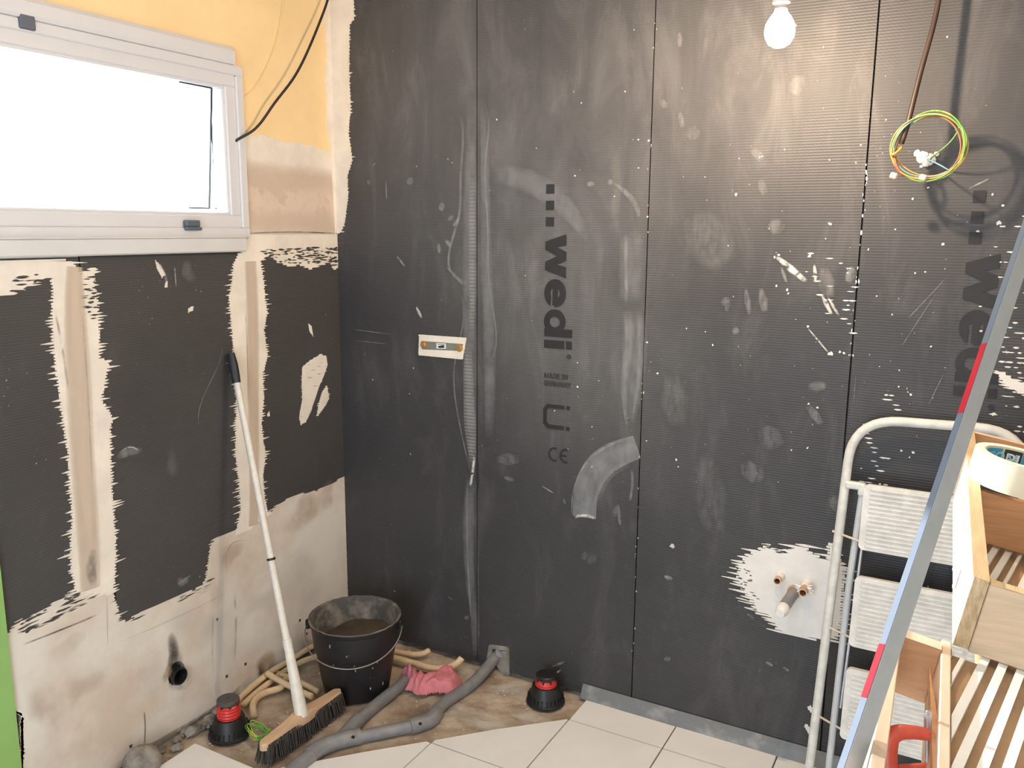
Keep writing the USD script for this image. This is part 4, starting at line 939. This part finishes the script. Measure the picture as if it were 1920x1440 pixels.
ex_ = R_ * np.array([1, 1, 0]); ex_ /= np.linalg.norm(ex_); ey_ = np.array([-ex_[1], ex_[0], 0]) * -1
hp = [ex_ * (r1 + 0.006) + [0, 0, H - 0.035]] + [ex_ * (r1 + 0.010) * math.cos(t) + ey_ * (0.03 + (r1 - 0.015) * math.sin(t)) + np.array([0, 0, H - 0.03 - 0.078 * math.sin(t)]) for t in np.linspace(0.12, math.pi - 0.12, 17)] + [-ex_ * (r1 + 0.006) + [0, 0, H - 0.035]]
obj('handle', tube(hp, 0.0021, 8, 50), M['wire_metal'], bk_, True, label='thin wire bail hanging down in front')
for s in (-1, 1):
    e = bx((0.016, 0.03, 0.035), ex_ * (r1 + 0.004) * s + np.array([0, 0, H - 0.03]), 0.004); obj('ear', e, M['bucket'], bk_, False)
dr_ = []
for k in range(11):
    t = g.uniform(-2.6, -0.2); z_ = g.uniform(0.03, 0.25); rr_ = r0 + (r1 - r0) * z_ / H + 0.0025
    an = math.atan2(ey_[1], ey_[0]) + g.uniform(-1.2, 1.2)
    dr_.append(trimesh.creation.icosphere(1, g.uniform(0.0012, 0.0034))); dr_[-1].apply_scale([1, 1, g.uniform(1, 3.0)]); dr_[-1].apply_translation([math.cos(an) * rr_, math.sin(an) * rr_, z_])
obj('plaster_drip', cat(*dr_), M['mortar'], bk_, True, kind='stuff')

# ---- broom leaning on the left wall
bm = thing('broom', 'push broom with a pale wooden head and white telescopic handle leaning on the left wall', 'broom')
hy0, hy1, hx_ = -0.828, -0.474, 0.358
cyb = (hy0 + hy1) / 2
zt = 0.062


def broom_head():
    n = 30; ys = np.linspace(hy0, hy1, n); s = np.linspace(-1, 1, n)
    V, Fs = [], []
    prof = np.array([(-1, -1), (1, -1), (1.0, 0.3), (0.75, 1), (-0.75, 1), (-1.0, 0.3)])
    for y_, t in zip(ys, s):
        end = math.sqrt(max(0.0, 1 - max(0, (abs(t) - 0.90) / 0.10) ** 2)) * 0.75 + 0.25 if abs(t) > 0.90 else 1.0
        wdt = 0.0215 * end * (0.92 + 0.25 * math.exp(-(t / 0.22) ** 2)); hgt = 0.0115 * (1 + 0.5 * math.exp(-(t / 0.25) ** 2))
        zc = zt + 0.012 * (1 - abs(t)) - 0.004
        for a_, b_ in prof:
            V.append((hx_ + a_ * wdt, y_, zc + b_ * hgt))
    K = len(prof)
    for i in range(n - 1):
        for k in range(K):
            q_ = (k + 1) % K
            Fs += [[i * K + k, i * K + q_, (i + 1) * K + q_], [i * K + k, (i + 1) * K + q_, (i + 1) * K + k]]
    for base, rev in ((0, 1), ((n - 1) * K, 0)):
        for k in range(1, K - 1):
            Fs.append([base, base + k + 1, base + k] if rev == 0 else [base, base + k, base + k + 1])
    m = trimesh.Trimesh(np.array(V), np.array(Fs), process=False); m.fix_normals()
    return m


head = obj('head', broom_head(), M['broom_wood'], bm, 40)
g = np.random.default_rng(12)
br_ = []
for i in range(90):
    for j in range(8):
        y_ = hy0 + 0.012 + (hy1 - hy0 - 0.024) * i / 89 + g.normal(0, 0.001); x_ = hx_ + 0.02 * (j / 3.5 - 1)
        e = np.array([x_ + (x_ - hx_) * 0.45 + g.normal(0, 0.004), y_ + (y_ - cyb) * 0.06 + g.normal(0, 0.004), 0.001])
        b = np.array([x_, y_, zt + 0.004])
        br_.append(trimesh.creation.cylinder(0.0019, segment=[b, e], sections=4))
obj('bristles', cat(*br_), M['bristle'], bm, 60, kind='stuff', label='dark bristles')
h0 = np.array([hx_ + 0.002, cyb - 0.008, zt + 0.022]); h1 = at(433, 662, x=0.020)
hq = lambda s: h0 + (h1 - h0) * s
obj('socket', tube([hq(-0.012), hq(0.03), hq(0.13), hq(0.18)], [0.021, 0.019, 0.016, 0.0135], 18, 14), M['handle'], bm)
obj('handle', tube([hq(0.17), hq(0.95)], [0.0118, 0.0105], 16, smooth=False), M['handle'], bm)
obj('collar', tube([hq(0.175), hq(0.20)], 0.0145, 16, smooth=False), M['handle'], bm)
obj('ring', tube([hq(0.418), hq(0.424)], 0.0135, 16, smooth=False), M['black'], bm)
obj('grip', tube([hq(0.915), hq(0.93), hq(0.99), hq(1.0)], [0.0125, 0.0145, 0.0145, 0.011], 16, 12), M['grip'], bm, label='navy rubber grip')

# ---- adjustable pedestals
for i, (px_, py_, yy_, s, lab) in enumerate([(431, 1372, None, 1.0, 'black adjustable paving pedestal with a tall red screw, by the left wall'), (1023, 1311, None, 1.0, 'squat black adjustable paving pedestal with a red ring, against the dark boards')]):
    c = at(px_, py_, z=0.0); c[2] = -0.006
    t = thing('adjustable_pedestal', lab, 'pedestal', c, group=None)
    R0 = 0.060
    up = 0.022 if i == 0 else 0.0
    obj('base', lathe([(0, 0), (R0 + 0.006, 0), (R0 + 0.006, 0.006), (R0, 0.009), (R0 - 0.014, 0.060), (R0 - 0.016, 0.062), (R0 - 0.024, 0.062), (0, 0.058)], 48), M['black'], t, 30)
    fins = []
    for k in range(24):
        a_ = k * math.pi / 12; f_ = bx((0.010, 0.0022, 0.022), (R0 - 0.003, 0, 0.018)); f_.apply_transform(trimesh.transformations.rotation_matrix(a_, [0, 0, 1])); fins.append(f_)
    obj('fins', cat(*fins), M['black'], t, False)
    prof = [(0, 0.05)]
    for k in range(9):
        z_ = 0.052 + up * 0.3 + (0.020 + up) * k / 8; prof += [(0.034 if k % 2 else 0.0365, z_)]
    prof += [(0.031, 0.084 + up), (0, 0.084 + up)]
    obj('screw', lathe(prof, 40), M['red'], t, 30, label='red threaded ring')
    for k in range(8):
        a_ = k * math.pi / 4 + 0.2; b = bx((0.006, 0.007, 0.014), (0.032, 0, 0.082 + up), 0.001); b.apply_transform(trimesh.transformations.rotation_matrix(a_, [0, 0, 1])); obj('lug', b, M['black'], t, False)
    obj('cap', lathe([(0, 0.086 + up), (0.028, 0.086 + up), (0.0345, 0.088 + up), (0.0345, 0.097 + up), (0.031, 0.100 + up), (0.006, 0.100 + up), (0.005, 0.097 + up), (0, 0.097 + up)], 40), M['black_top' if i == 0 else 'black'], t, 30, label='dark disc cap')

# ---- grey drain pipes in the floor
dp = thing('drain_pipe', 'grey plastic drain pipe with a branch, half sunk in the screed', 'pipe')
z_ = 0.012
seg = lambda *p: [at(a_, b_, z=zz_) for a_, b_, zz_ in p]
m1 = seg((938, 1222, 0.060), (905, 1262, 0.020), (840, 1313, z_), (812, 1341, z_))
m1 = [m1[0] + np.array([0.012, 0.035, 0.01])] + m1
m1[0][1] = 0.008
obj('pipe', tube(m1, 0.0205, 20, 30), M['pipe_grey'], dp)
obj('elbow', tube(seg((818, 1335, z_), (806, 1350, z_), (785, 1358, z_), (768, 1363, z_)), 0.0245, 20, 16), M['pipe_grey'], dp)
obj('pipe', tube(seg((775, 1361, z_), (665, 1384, z_ - 0.002)), 0.0205, 20, smooth=False), M['pipe_grey'], dp)
obj('junction', tube(seg((676, 1380, z_), (640, 1388, z_), (600, 1403, z_), (580, 1418, z_)), 0.0255, 20, 16), M['pipe_grey'], dp)
obj('pipe', tube(seg((592, 1410, z_), (560, 1436, z_ - 0.003), (520, 1472, z_ - 0.006)), 0.0225, 20, 14), M['pipe_grey'], dp)
obj('branch_pipe', tube(seg((760, 1277, 0.008), (735, 1298, 0.011), (690, 1335, 0.012), (650, 1380, 0.008)), 0.0205, 20, 20), M['pipe_grey'], dp)
obj('branch_socket', tube(seg((672, 1350, 0.010), (640, 1386, 0.006)), 0.0245, 20, smooth=False), M['pipe_grey'], dp)
for p in ((662, 1382), (788, 1357)):
    obj('clip', bx((0.010, 0.008, 0.008), at(*p, z=0.036) - [0, 0, 0.0], 0.002), M['soot'], dp, False)

# ---- beige conduits
cond = [('beige conduit curving along the foot of the left wall, behind the broom', [(445, 1314, .015), (470, 1290, .02), (505, 1262, .03), (548, 1235, .03), (580, 1215, .03), (605, 1203, .03)], 0.0105),
        ('beige conduit just inside the longest one along the left wall', [(456, 1322, .012), (476, 1303, .012), (505, 1280, .012), (555, 1246, .014), (600, 1229, .012), (640, 1222, .012)], 0.0105),
        ('short bent beige conduit with an upturned end beside the red pedestal', [(476, 1346, .0), (474, 1328, .010), (482, 1308, .012), (502, 1297, .012), (525, 1290, .012), (536, 1274, .012), (548, 1268, .010)], 0.0115),
        ('straight beige conduit offcut lying behind the broom, lower one', [(500, 1262, .042), (545, 1287, .022), (586, 1306, .014)], 0.0105),
        ('straight beige conduit offcut lying behind the broom, upper one', [(520, 1263, .014), (560, 1278, .014), (596, 1297, .014)], 0.0105),
        ('beige conduit right of the bucket, turned up at the boards', [(700, 1210, .012), (735, 1220, .012), (765, 1226, .012), (790, 1226, .014), (805, 1219, .022)], 0.0105),
        ('thick beige conduit right of the bucket ending above the pink cloth', [(700, 1224, .016), (735, 1233, .016), (780, 1245, .016), (825, 1254, .016), (850, 1248, .022), (866, 1233, .045)], 0.0125)]
for lab, pts, r in cond:
    t = obj('conduit', tube(seg(*pts), r, 14, 44), M['conduit'], None, True)
    tag(t, lab, 'conduit', None)

# ---- pink cloth
cl = thing('cloth', 'crumpled pink cleaning cloth lying over the grey branch pipe', 'cloth')
pc = [(750, 1257), (770, 1254), (786, 1262), (800, 1266), (818, 1258), (838, 1246), (856, 1254), (867, 1272), (862, 1282), (852, 1294), (835, 1293), (818, 1291), (800, 1296), (782, 1296), (768, 1287), (757, 1288), (764, 1276)]
base = Polygon([at(a_, b_, z=0.02)[:2] for a_, b_ in pc]).buffer(0)
x0, y0, x1, y1 = base.bounds
N = 64
X, Y = np.meshgrid(np.linspace(x0, x1, N), np.linspace(y0, y1, N), indexing='ij')
inside = shapely.contains_xy(base, X, Y); dist = np.array([base.exterior.distance(Point(a_, b_)) for a_, b_ in zip(X.ravel(), Y.ravel())]).reshape(X.shape)
u = (X - x0) / (x1 - x0)
fold = 0.5 + 0.5 * np.sin(u * 52 + 9 * Y / (y1 - y0) + 5 * meshkit.noise(np.stack([X * 20, Y * 20, 0 * X], -1), 4))
Pn = np.stack([X * 22, Y * 22, 0 * X], -1)
Z = 0.004 + np.minimum(1, dist / 0.022) * (0.022 + 0.022 * np.clip(1 - u * 3, 0, 1) + 0.020 * meshkit.fbm(Pn, 3, 6) + 0.018 * fold * np.clip(1.15 - 1.3 * u, 0.06, 1))
idx = -np.ones(X.shape, int); idx[inside] = np.arange(inside.sum())
V = np.stack([X[inside], Y[inside], Z[inside]], 1)
Fs = []
for i in range(N - 1):
    for j in range(N - 1):
        q4 = idx[i, j], idx[i + 1, j], idx[i + 1, j + 1], idx[i, j + 1]
        if min(q4) >= 0:
            Fs += [[q4[0], q4[1], q4[2]], [q4[0], q4[2], q4[3]]]
top = np.array(Fs); nV = len(V)
Vb = V.copy(); Vb[:, 2] -= 0.003
e_ = trimesh.Trimesh(V, top, process=False)
bd = e_.edges[trimesh.grouping.group_rows(e_.edges_sorted, require_count=1)]
side = np.vstack([np.stack([bd[:, 1], bd[:, 0], bd[:, 0] + nV], 1), np.stack([bd[:, 1], bd[:, 0] + nV, bd[:, 1] + nV], 1)])
obj('fabric', trimesh.Trimesh(np.vstack([V, Vb]), np.vstack([top, top[:, ::-1] + nV, side]), process=False), M['cloth'], cl, 70)

# ---- little coil of earth wire on the floor
wc = at(484, 1383, z=0.0)
ew = thing('earth_wire', 'small tangle of yellow-green earth wire between the pedestal and the broom', 'wire', wc)
g = np.random.default_rng(15)
for k in range(6):
    a_ = np.arange(40) * 2 * np.pi / 40; rx = 0.048 + g.uniform(-0.012, 0.01); ry = 0.018 + g.uniform(-0.006, 0.006)
    yaw = -0.15 + g.normal(0, 0.16)
    p = np.stack([rx * np.cos(a_), ry * np.sin(a_), 0.014 + 0.012 * np.sin(a_ + g.uniform(0, 6)) + g.uniform(0, 0.012)], 1)
    c_, s_ = math.cos(yaw), math.sin(yaw); p[:, :2] = p[:, :2] @ np.array([[c_, s_], [-s_, c_]])
    p += [g.normal(0, 0.006), g.normal(0, 0.004), 0]
    obj('loop', tube(p, 0.0016, 7, closed=True), M['wire_yg'], ew, True)

# ---- lump of mortar by the left wall, rubble along its foot, crumbs on the screed
lc = at(268, 1440, z=0.0)
s_ = trimesh.creation.icosphere(4, 1.0); v = s_.vertices
s_.vertices = v * (1 + 0.12 * (meshkit.fbm(v * 2.5 + 5, 4, 1)[:, None] - 0.5)) * [0.054, 0.054, 0.048]
s_.apply_translation(lc + [0.0, 0.0, 0.02])
lm = obj('mortar_lump', s_, M['mortar'], None, True); tag(lm, 'rounded grey mortar lump on the floor by the left wall', 'mortar lump')
g = np.random.default_rng(31)
keep = [LineString([at(a_, b_, z=0.01)[:2] for a_, b_ in l_]).buffer(0.034) for l_ in ([(938, 1222), (905, 1262), (840, 1313), (806, 1350), (768, 1363), (665, 1384), (600, 1403), (520, 1472)], [(764, 1274), (690, 1335), (640, 1388)])]
keep += [LineString([at(a_[0], a_[1], z=0.012)[:2] for a_ in c_[1]]).buffer(0.026) for c_ in cond] + [Point(bc[0], bc[1]).buffer(0.125), Point(lc[0], lc[1]).buffer(0.06)]
keep = unary_union(keep)
rb = []
for k in range(170):
    y_ = g.uniform(-1.25, -0.35); x_ = abs(g.normal(0, 0.022)) + 0.006
    s = g.uniform(0.004, 0.018) * (1.2 if g.random() < 0.2 else 0.8)
    if keep.intersects(Point(x_ + s, y_).buffer(s * 1.6)):
        continue
    b = trimesh.creation.icosphere(1, s); b.vertices += g.normal(0, s * 0.18, b.vertices.shape); b.apply_scale([1, g.uniform(0.8, 1.8), 0.75]); b.apply_translation([x_ + s * 0.8, y_, s * 0.35 - 0.006]); rb.append(b)
r_ = obj('rubble', cat(*rb), M['mortar'], None, False, kind='stuff'); tag(r_, 'dark mortar rubble and dirt along the foot of the left wall', 'rubble')
cr = []
for k in range(420):
    x_, y_ = g.uniform(0.06, 1.0), g.uniform(-0.95, -0.02)
    if y_ < -1.15 + 0.9 * x_ and x_ > 0.42 or x_ + (-y_) > 1.16:
        continue
    s = 0.0012 + 0.004 * g.random() ** 3
    if keep.contains(Point(x_, y_)):
        continue
    b = trimesh.creation.icosphere(0, s); b.vertices += g.normal(0, s * 0.25, b.vertices.shape); b.apply_scale([g.uniform(0.8, 1.8), 1, 0.6]); b.apply_translation([x_, y_, -0.008 + s * 0.3]); cr.append(b)
r_ = obj('crumbs', cat(*cr), M['crumb'], None, False, kind='stuff'); tag(r_, 'pale plaster crumbs scattered over the bare screed', 'crumbs')

# ---- the wooden stack at the right: a table top with built-in sun stripes and a tray frame, a crate standing on it
TH = math.radians(9.5)
EX = np.array([math.cos(TH), 0.03, -math.sin(TH)]); EX /= np.linalg.norm(EX)
EY = np.array([-0.033, 1.0, 0.0]); EY -= EX * (EX @ EY); EY /= np.linalg.norm(EY)
EZ = np.cross(EX, EY)
OC = at(1785, 1208, y=-1.30)                                 # lower near corner of the crate's left board


def lb(x0, x1, y0, y1, z0, z1, bev=0.0012):
    """A box in the stack's own slightly tilted axes."""
    return place(bx((x1 - x0, y1 - y0, z1 - z0), ((x0 + x1) / 2, (y0 + y1) / 2, (z0 + z1) / 2), bev), OC, EX, EY, EZ)


def on_stack(px, py, h):
    """Where the line of sight through a pixel meets the stack's tilted plane at height h."""
    d = D_ * F + R_ * (px - PW / 2) - U_ * (py - PH / 2)
    return EYE + d * (((OC + EZ * h - EYE) @ EZ) / (d @ EZ))


CL = float((on_stack(1823, 807, 0.0955) - OC) @ EY)
YM = float((on_stack(1850, 1019, 0.0) - OC) @ EY)
crate = thing('wooden_crate', 'open pine crate frame with a rough pale end board standing on the striped top', 'crate')
obj('left_board', lb(0, 0.0185, 0, CL, 0, 0.0955), M['wood_end'], crate, False, label='left board, sawn rough')
obj('end_grain', lb(0.0004, 0.0181, -0.0012, 0.001, 0.0004, 0.0960, 0.0004), M['wood_grain'], crate, False, label='rough sawn end grain')
obj('edge_strip', lb(-0.0006, 0.0188, 0.001, CL, 0.0955, 0.0968, 0.0004), M['wood_pale'], crate, False)
obj('front_board', lb(0.0195, 0.42, 0.003, 0.0215, -0.004, 0.093), M['wood_front'], crate, False)
obj('edge_strip', lb(0.0195, 0.42, 0.003, 0.0215, 0.093, 0.0938, 0.0003), M['wood_pale'], crate, False)
obj('far_board', lb(0.0195, 0.42, CL - 0.0185, CL, 0, 0.094), M['wood_red'], crate, False)
obj('edge_strip', lb(0.0195, 0.42, CL - 0.0185, CL, 0.094, 0.0955, 0.0004), M['wood_pink'], crate, False)
obj('middle_board', lb(0.0195, 0.42, YM, YM + 0.018, 0, 0.088), M['wood_red'], crate, False)
obj('right_board', lb(0.42, 0.4385, 0, CL, 0, 0.0955), M['wood_pale'], crate, False)
wedge = obj('clip', cat(place(bx((0.004, 0.010, 0.030), (-0.0025, 0.16, 0.030), 0.001), OC, EX, EY, EZ), place(bx((0.008, 0.006, 0.010), (-0.007, 0.16, 0.044), 0.002), OC, EX, EY, EZ)), M['bag'], crate, False, label='scrap of white plastic clip')

# masking tape
tr = 0.074; tw = 0.054
tc = place(bx((1e-3,) * 3), OC, EX, EY, EZ).centroid
tcen = on_stack(1899, 911, 0.0972)
tape = thing('masking_tape', 'roll of cream masking tape lying on top of the crate', 'tape roll')
A4 = lambda m: place(m, tcen, EX, EY, EZ)
obj('roll', A4(lathe([(0.059, 0), (tr, 0), (tr, tw), (0.059, tw), (0.059, 0)], 64)), M['tape'], tape, 30)
obj('core', A4(lathe([(0.0565, 0.0005), (0.059, 0.0005), (0.059, tw - 0.0005), (0.0565, tw - 0.0005), (0.0565, 0.0005)], 64)), M['tape_core'], tape, 30)


def core_band(a0, a1, z0, z1, r=0.0563):
    t = np.linspace(a0, a1, 14)
    v = np.vstack([np.stack([np.cos(t) * r, np.sin(t) * r, np.full(14, z)], 1) for z in (z0, z1)])
    f = [[i, i + 14, i + 15] for i in range(13)] + [[i, i + 15, i + 1] for i in range(13)]
    return trimesh.Trimesh(v, np.array(f), process=False)


for k, (a0_, a1_, mk) in enumerate(((2.05, 2.75, 'core_blue'), (1.45, 1.98, 'core_black'), (0.7, 1.44, 'core_blue'))):
    obj('core_print', A4(core_band(a0_, a1_, 0.016, tw - 0.004)), M[mk], tape, True)
for txt, a0_, h_ in (('TON', 2.62, 0.020), ('PU', 1.93, 0.020), ('TON', 1.25, 0.020)):
    m = meshkit.text_mesh(txt, h_, 0.0003, True); v = m.vertices
    t_ = a0_ - v[:, 0] / 0.0562; r_t = 0.0561 - v[:, 2]
    obj('core_lettering', A4(trimesh.Trimesh(np.stack([np.cos(t_) * r_t, np.sin(t_) * r_t, v[:, 1] + 0.023], 1), m.faces, process=False)), M['sticker' if txt == 'PU' else 'core_pale'], tape, False)
tape_off = on_stack(1937, 838, 0.0955)
oc_ = obj('wood_offcut', place(bx((0.030, 0.11, 0.034), (0.012, 0, 0.0175), 0.0015), tape_off, EX, EY, EZ), M['wood_pink'], None, False)
tag(oc_, 'pale wood offcut on the crate edge just behind the masking tape roll', 'wood offcut')

# table top with its sun stripes built in as white strips, with the tray frame at its left
top = thing('sun_striped_top', 'brown trestle top with sun stripes built as white strips, open tray frame at left', 'table')
obj('backing_board', cat(lb(0.0, 0.46, -0.62, 0.0, -0.030, -0.014), lb(0.035, 0.46, 0.0, 0.52, -0.030, -0.014)), M['stripe_brown'], top, False)
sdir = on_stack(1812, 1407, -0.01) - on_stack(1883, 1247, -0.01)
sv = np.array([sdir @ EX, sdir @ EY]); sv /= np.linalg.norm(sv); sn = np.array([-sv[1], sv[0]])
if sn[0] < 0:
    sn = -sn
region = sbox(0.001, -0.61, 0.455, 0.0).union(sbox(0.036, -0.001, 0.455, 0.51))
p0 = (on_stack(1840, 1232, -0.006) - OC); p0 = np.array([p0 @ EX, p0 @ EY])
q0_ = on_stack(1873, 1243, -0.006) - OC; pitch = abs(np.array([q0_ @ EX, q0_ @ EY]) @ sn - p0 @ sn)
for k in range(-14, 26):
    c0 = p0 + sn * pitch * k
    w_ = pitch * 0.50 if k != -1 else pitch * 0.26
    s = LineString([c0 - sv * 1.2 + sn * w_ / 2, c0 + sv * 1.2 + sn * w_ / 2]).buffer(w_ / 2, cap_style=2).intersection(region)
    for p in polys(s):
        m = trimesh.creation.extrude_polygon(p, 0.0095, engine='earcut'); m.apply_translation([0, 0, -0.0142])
        obj('sun_stripe', place(m, OC, EX, EY, EZ), M['sun_stripe_white'], top, False)
obj('right_rail', lb(-0.0125, -0.001, -0.62, 0.004, -0.075, 0.0005), M['wood_pink'], top, False)
tL = at(1673, 1215, z=OC[2] + 0.005) - OC; tF = at(1685, 1197, z=OC[2] + 0.005) - OC
lx, fy = tL @ EX, tF @ EY
obj('left_rail', lb(lx - 0.006, lx + 0.008, -0.62, fy + 0.012, -0.070, 0.006), M['wood_pink'], top, False)
obj('far_rail', lb(lx + 0.008, -0.0125, fy - 0.010, fy + 0.012, -0.075, 0.003), M['wood_red'], top, False)
obj('edge_strip', lb(lx + 0.008, -0.0125, fy - 0.010, fy + 0.012, 0.003, 0.0042, 0.0003), M['wood_pink'], top, False)
for y_ in (-0.50, 0.35):
    for x_ in (0.16, 0.40):
        c = OC + EX * x_ + EY * y_ + EZ * -0.03
        obj('leg', bx((0.045, 0.045, c[2] + 0.006), (c[0], c[1], (c[2] + 0.006) / 2), 0.003), M['wood_pale'], top, False)

# a lath leaning inside the tray frame
q0, q1 = dep(1741, 1256, 1.04), dep(1759, 1500, 0.84)
dv = (q1 - q0) / np.linalg.norm(q1 - q0)
sxv = R_ - dv * (R_ @ dv); sxv /= np.linalg.norm(sxv); snv = np.cross(dv, sxv)
lath = trimesh.convex.convex_hull(np.array([q0 + sxv * 0.002, q0 - sxv * 0.001, q0 + snv * 0.006, q1 - sxv * 0.007, q1 + sxv * 0.007, q1 - sxv * 0.007 + snv * 0.02, q1 + sxv * 0.007 + snv * 0.02]))
t = obj('lath', lath, M['wood_red'], None, False); tag(t, 'thin tapering wooden lath standing in the tray beside the red tool', 'lath')

# red handled tool in the tray
tool = thing('hand_tool', 'red D-shaped handle of a hand tool with a steel bar, in the tray', 'hand tool')
dd = 0.92
hp = [dep(*p, dd) for p in ((1742, 1377), (1715, 1373), (1688, 1372), (1669, 1380), (1664, 1405), (1665, 1435), (1672, 1452), (1695, 1446), (1745, 1442))]
obj('handle', tube(fillet(hp, 0.01, 5), [0.0068, 0.0075, 0.0085, 0.0095, 0.010, 0.010, 0.0095, 0.008, 0.007], 16, smooth=False), M['tool_red'], tool, 50)
obj('bar', place(bx((0.006, 0.004, 0.09), bevel=0.001), dep(1741, 1410, dd), R_, D_, U_), M['steel'], tool, False)
obj('screw', tube([dep(1738, 1380, dd), dep(1738, 1345, dd)], 0.0022, 8, smooth=False), M['steel'], tool)
obj('screw_head', tube([dep(1738, 1346, dd), dep(1738, 1338, dd)], 0.0032, 10, smooth=False), M['steel'], tool)
for py_ in (1376, 1441):
    obj('clamp', place(bx((0.012, 0.012, 0.012), bevel=0.003), dep(1741, py_, dd), R_, D_, U_), M['tool_red'], tool, False)

# aluminium rule leaning across
r0_, r1_ = dep(1594, 1440, 0.84), dep(1937, 415, 1.10)
ax = (r1_ - r0_) / np.linalg.norm(r1_ - r0_)
pa, pb = r0_ - ax * 1.12, r1_ + ax * 0.22
sx_ = R_ - ax * (R_ @ ax); sx_ /= np.linalg.norm(sx_); nz_ = np.cross(ax, sx_)
ca, sa = math.cos(0.50), math.sin(0.50)
sx2, nz2 = sx_ * ca + nz_ * sa, nz_ * ca - sx_ * sa
if nz2 @ D_ > 0:
    pass
pa = r0_ - ax * max(0, (r0_[2] - 0.012) / ax[2])
L_ = np.linalg.norm(pb - pa)
rule = thing('straightedge', 'long aluminium straightedge with red marks leaning diagonally in front of the ladder', 'straightedge')
RW, RT = 0.0232, 0.0085
obj('bar', place(bx((RW, RT, L_), (0, 0, L_ / 2), 0.0012), pa, sx2, nz2, ax), M['alu'], rule, False)
obj('edge_face', place(bx((0.0006, RT * 0.94, L_ - 0.004), (-RW / 2 - 0.0001, 0, L_ / 2)), pa, sx2, nz2, ax), M['alu_edge_skylit'], rule, False, label='narrow face with bluish sky light painted in')
s0 = np.linalg.norm(r0_ - pa)


def along(py_):
    """Distance along the rule of the point the photograph shows at height py_."""
    lo_, hi_ = 0.0, L_
    for _ in range(50):
        m_ = (lo_ + hi_) / 2; d = pa + ax * m_ - EYE; yv = PH / 2 - F * (d @ U_) / max(d @ D_, 1e-3)
        if d @ D_ < 0.2 or yv > py_:
            lo_ = m_
        else:
            hi_ = m_
    return lo_


for pa_, pb_ in ((785, 655), (1318, 1218)):
    a_, b_ = along(pa_), along(pb_)
    obj('red_mark', place(bx((0.0008, RT * 0.9, b_ - a_), (-RW / 2 - 0.0005, 0, (a_ + b_) / 2)), pa, sx2, nz2, ax), M['red_mark'], rule, False)

# small things at the edges
s_ = trimesh.creation.icosphere(3, 1.0); v = s_.vertices
s_.vertices = v * (1 + 0.5 * (meshkit.fbm(v * 3 + 2, 3, 8)[:, None] - 0.5)) * [0.05, 0.035, 0.028]
pl = dep(1622, 1446, 2.30); s_.apply_translation([pl[0], pl[1], 0.026])
t = obj('plastic_scrap', s_, M['bag'], None, 50); tag(t, 'crumpled scrap of white plastic on the floor by the ladder foot', 'plastic scrap')
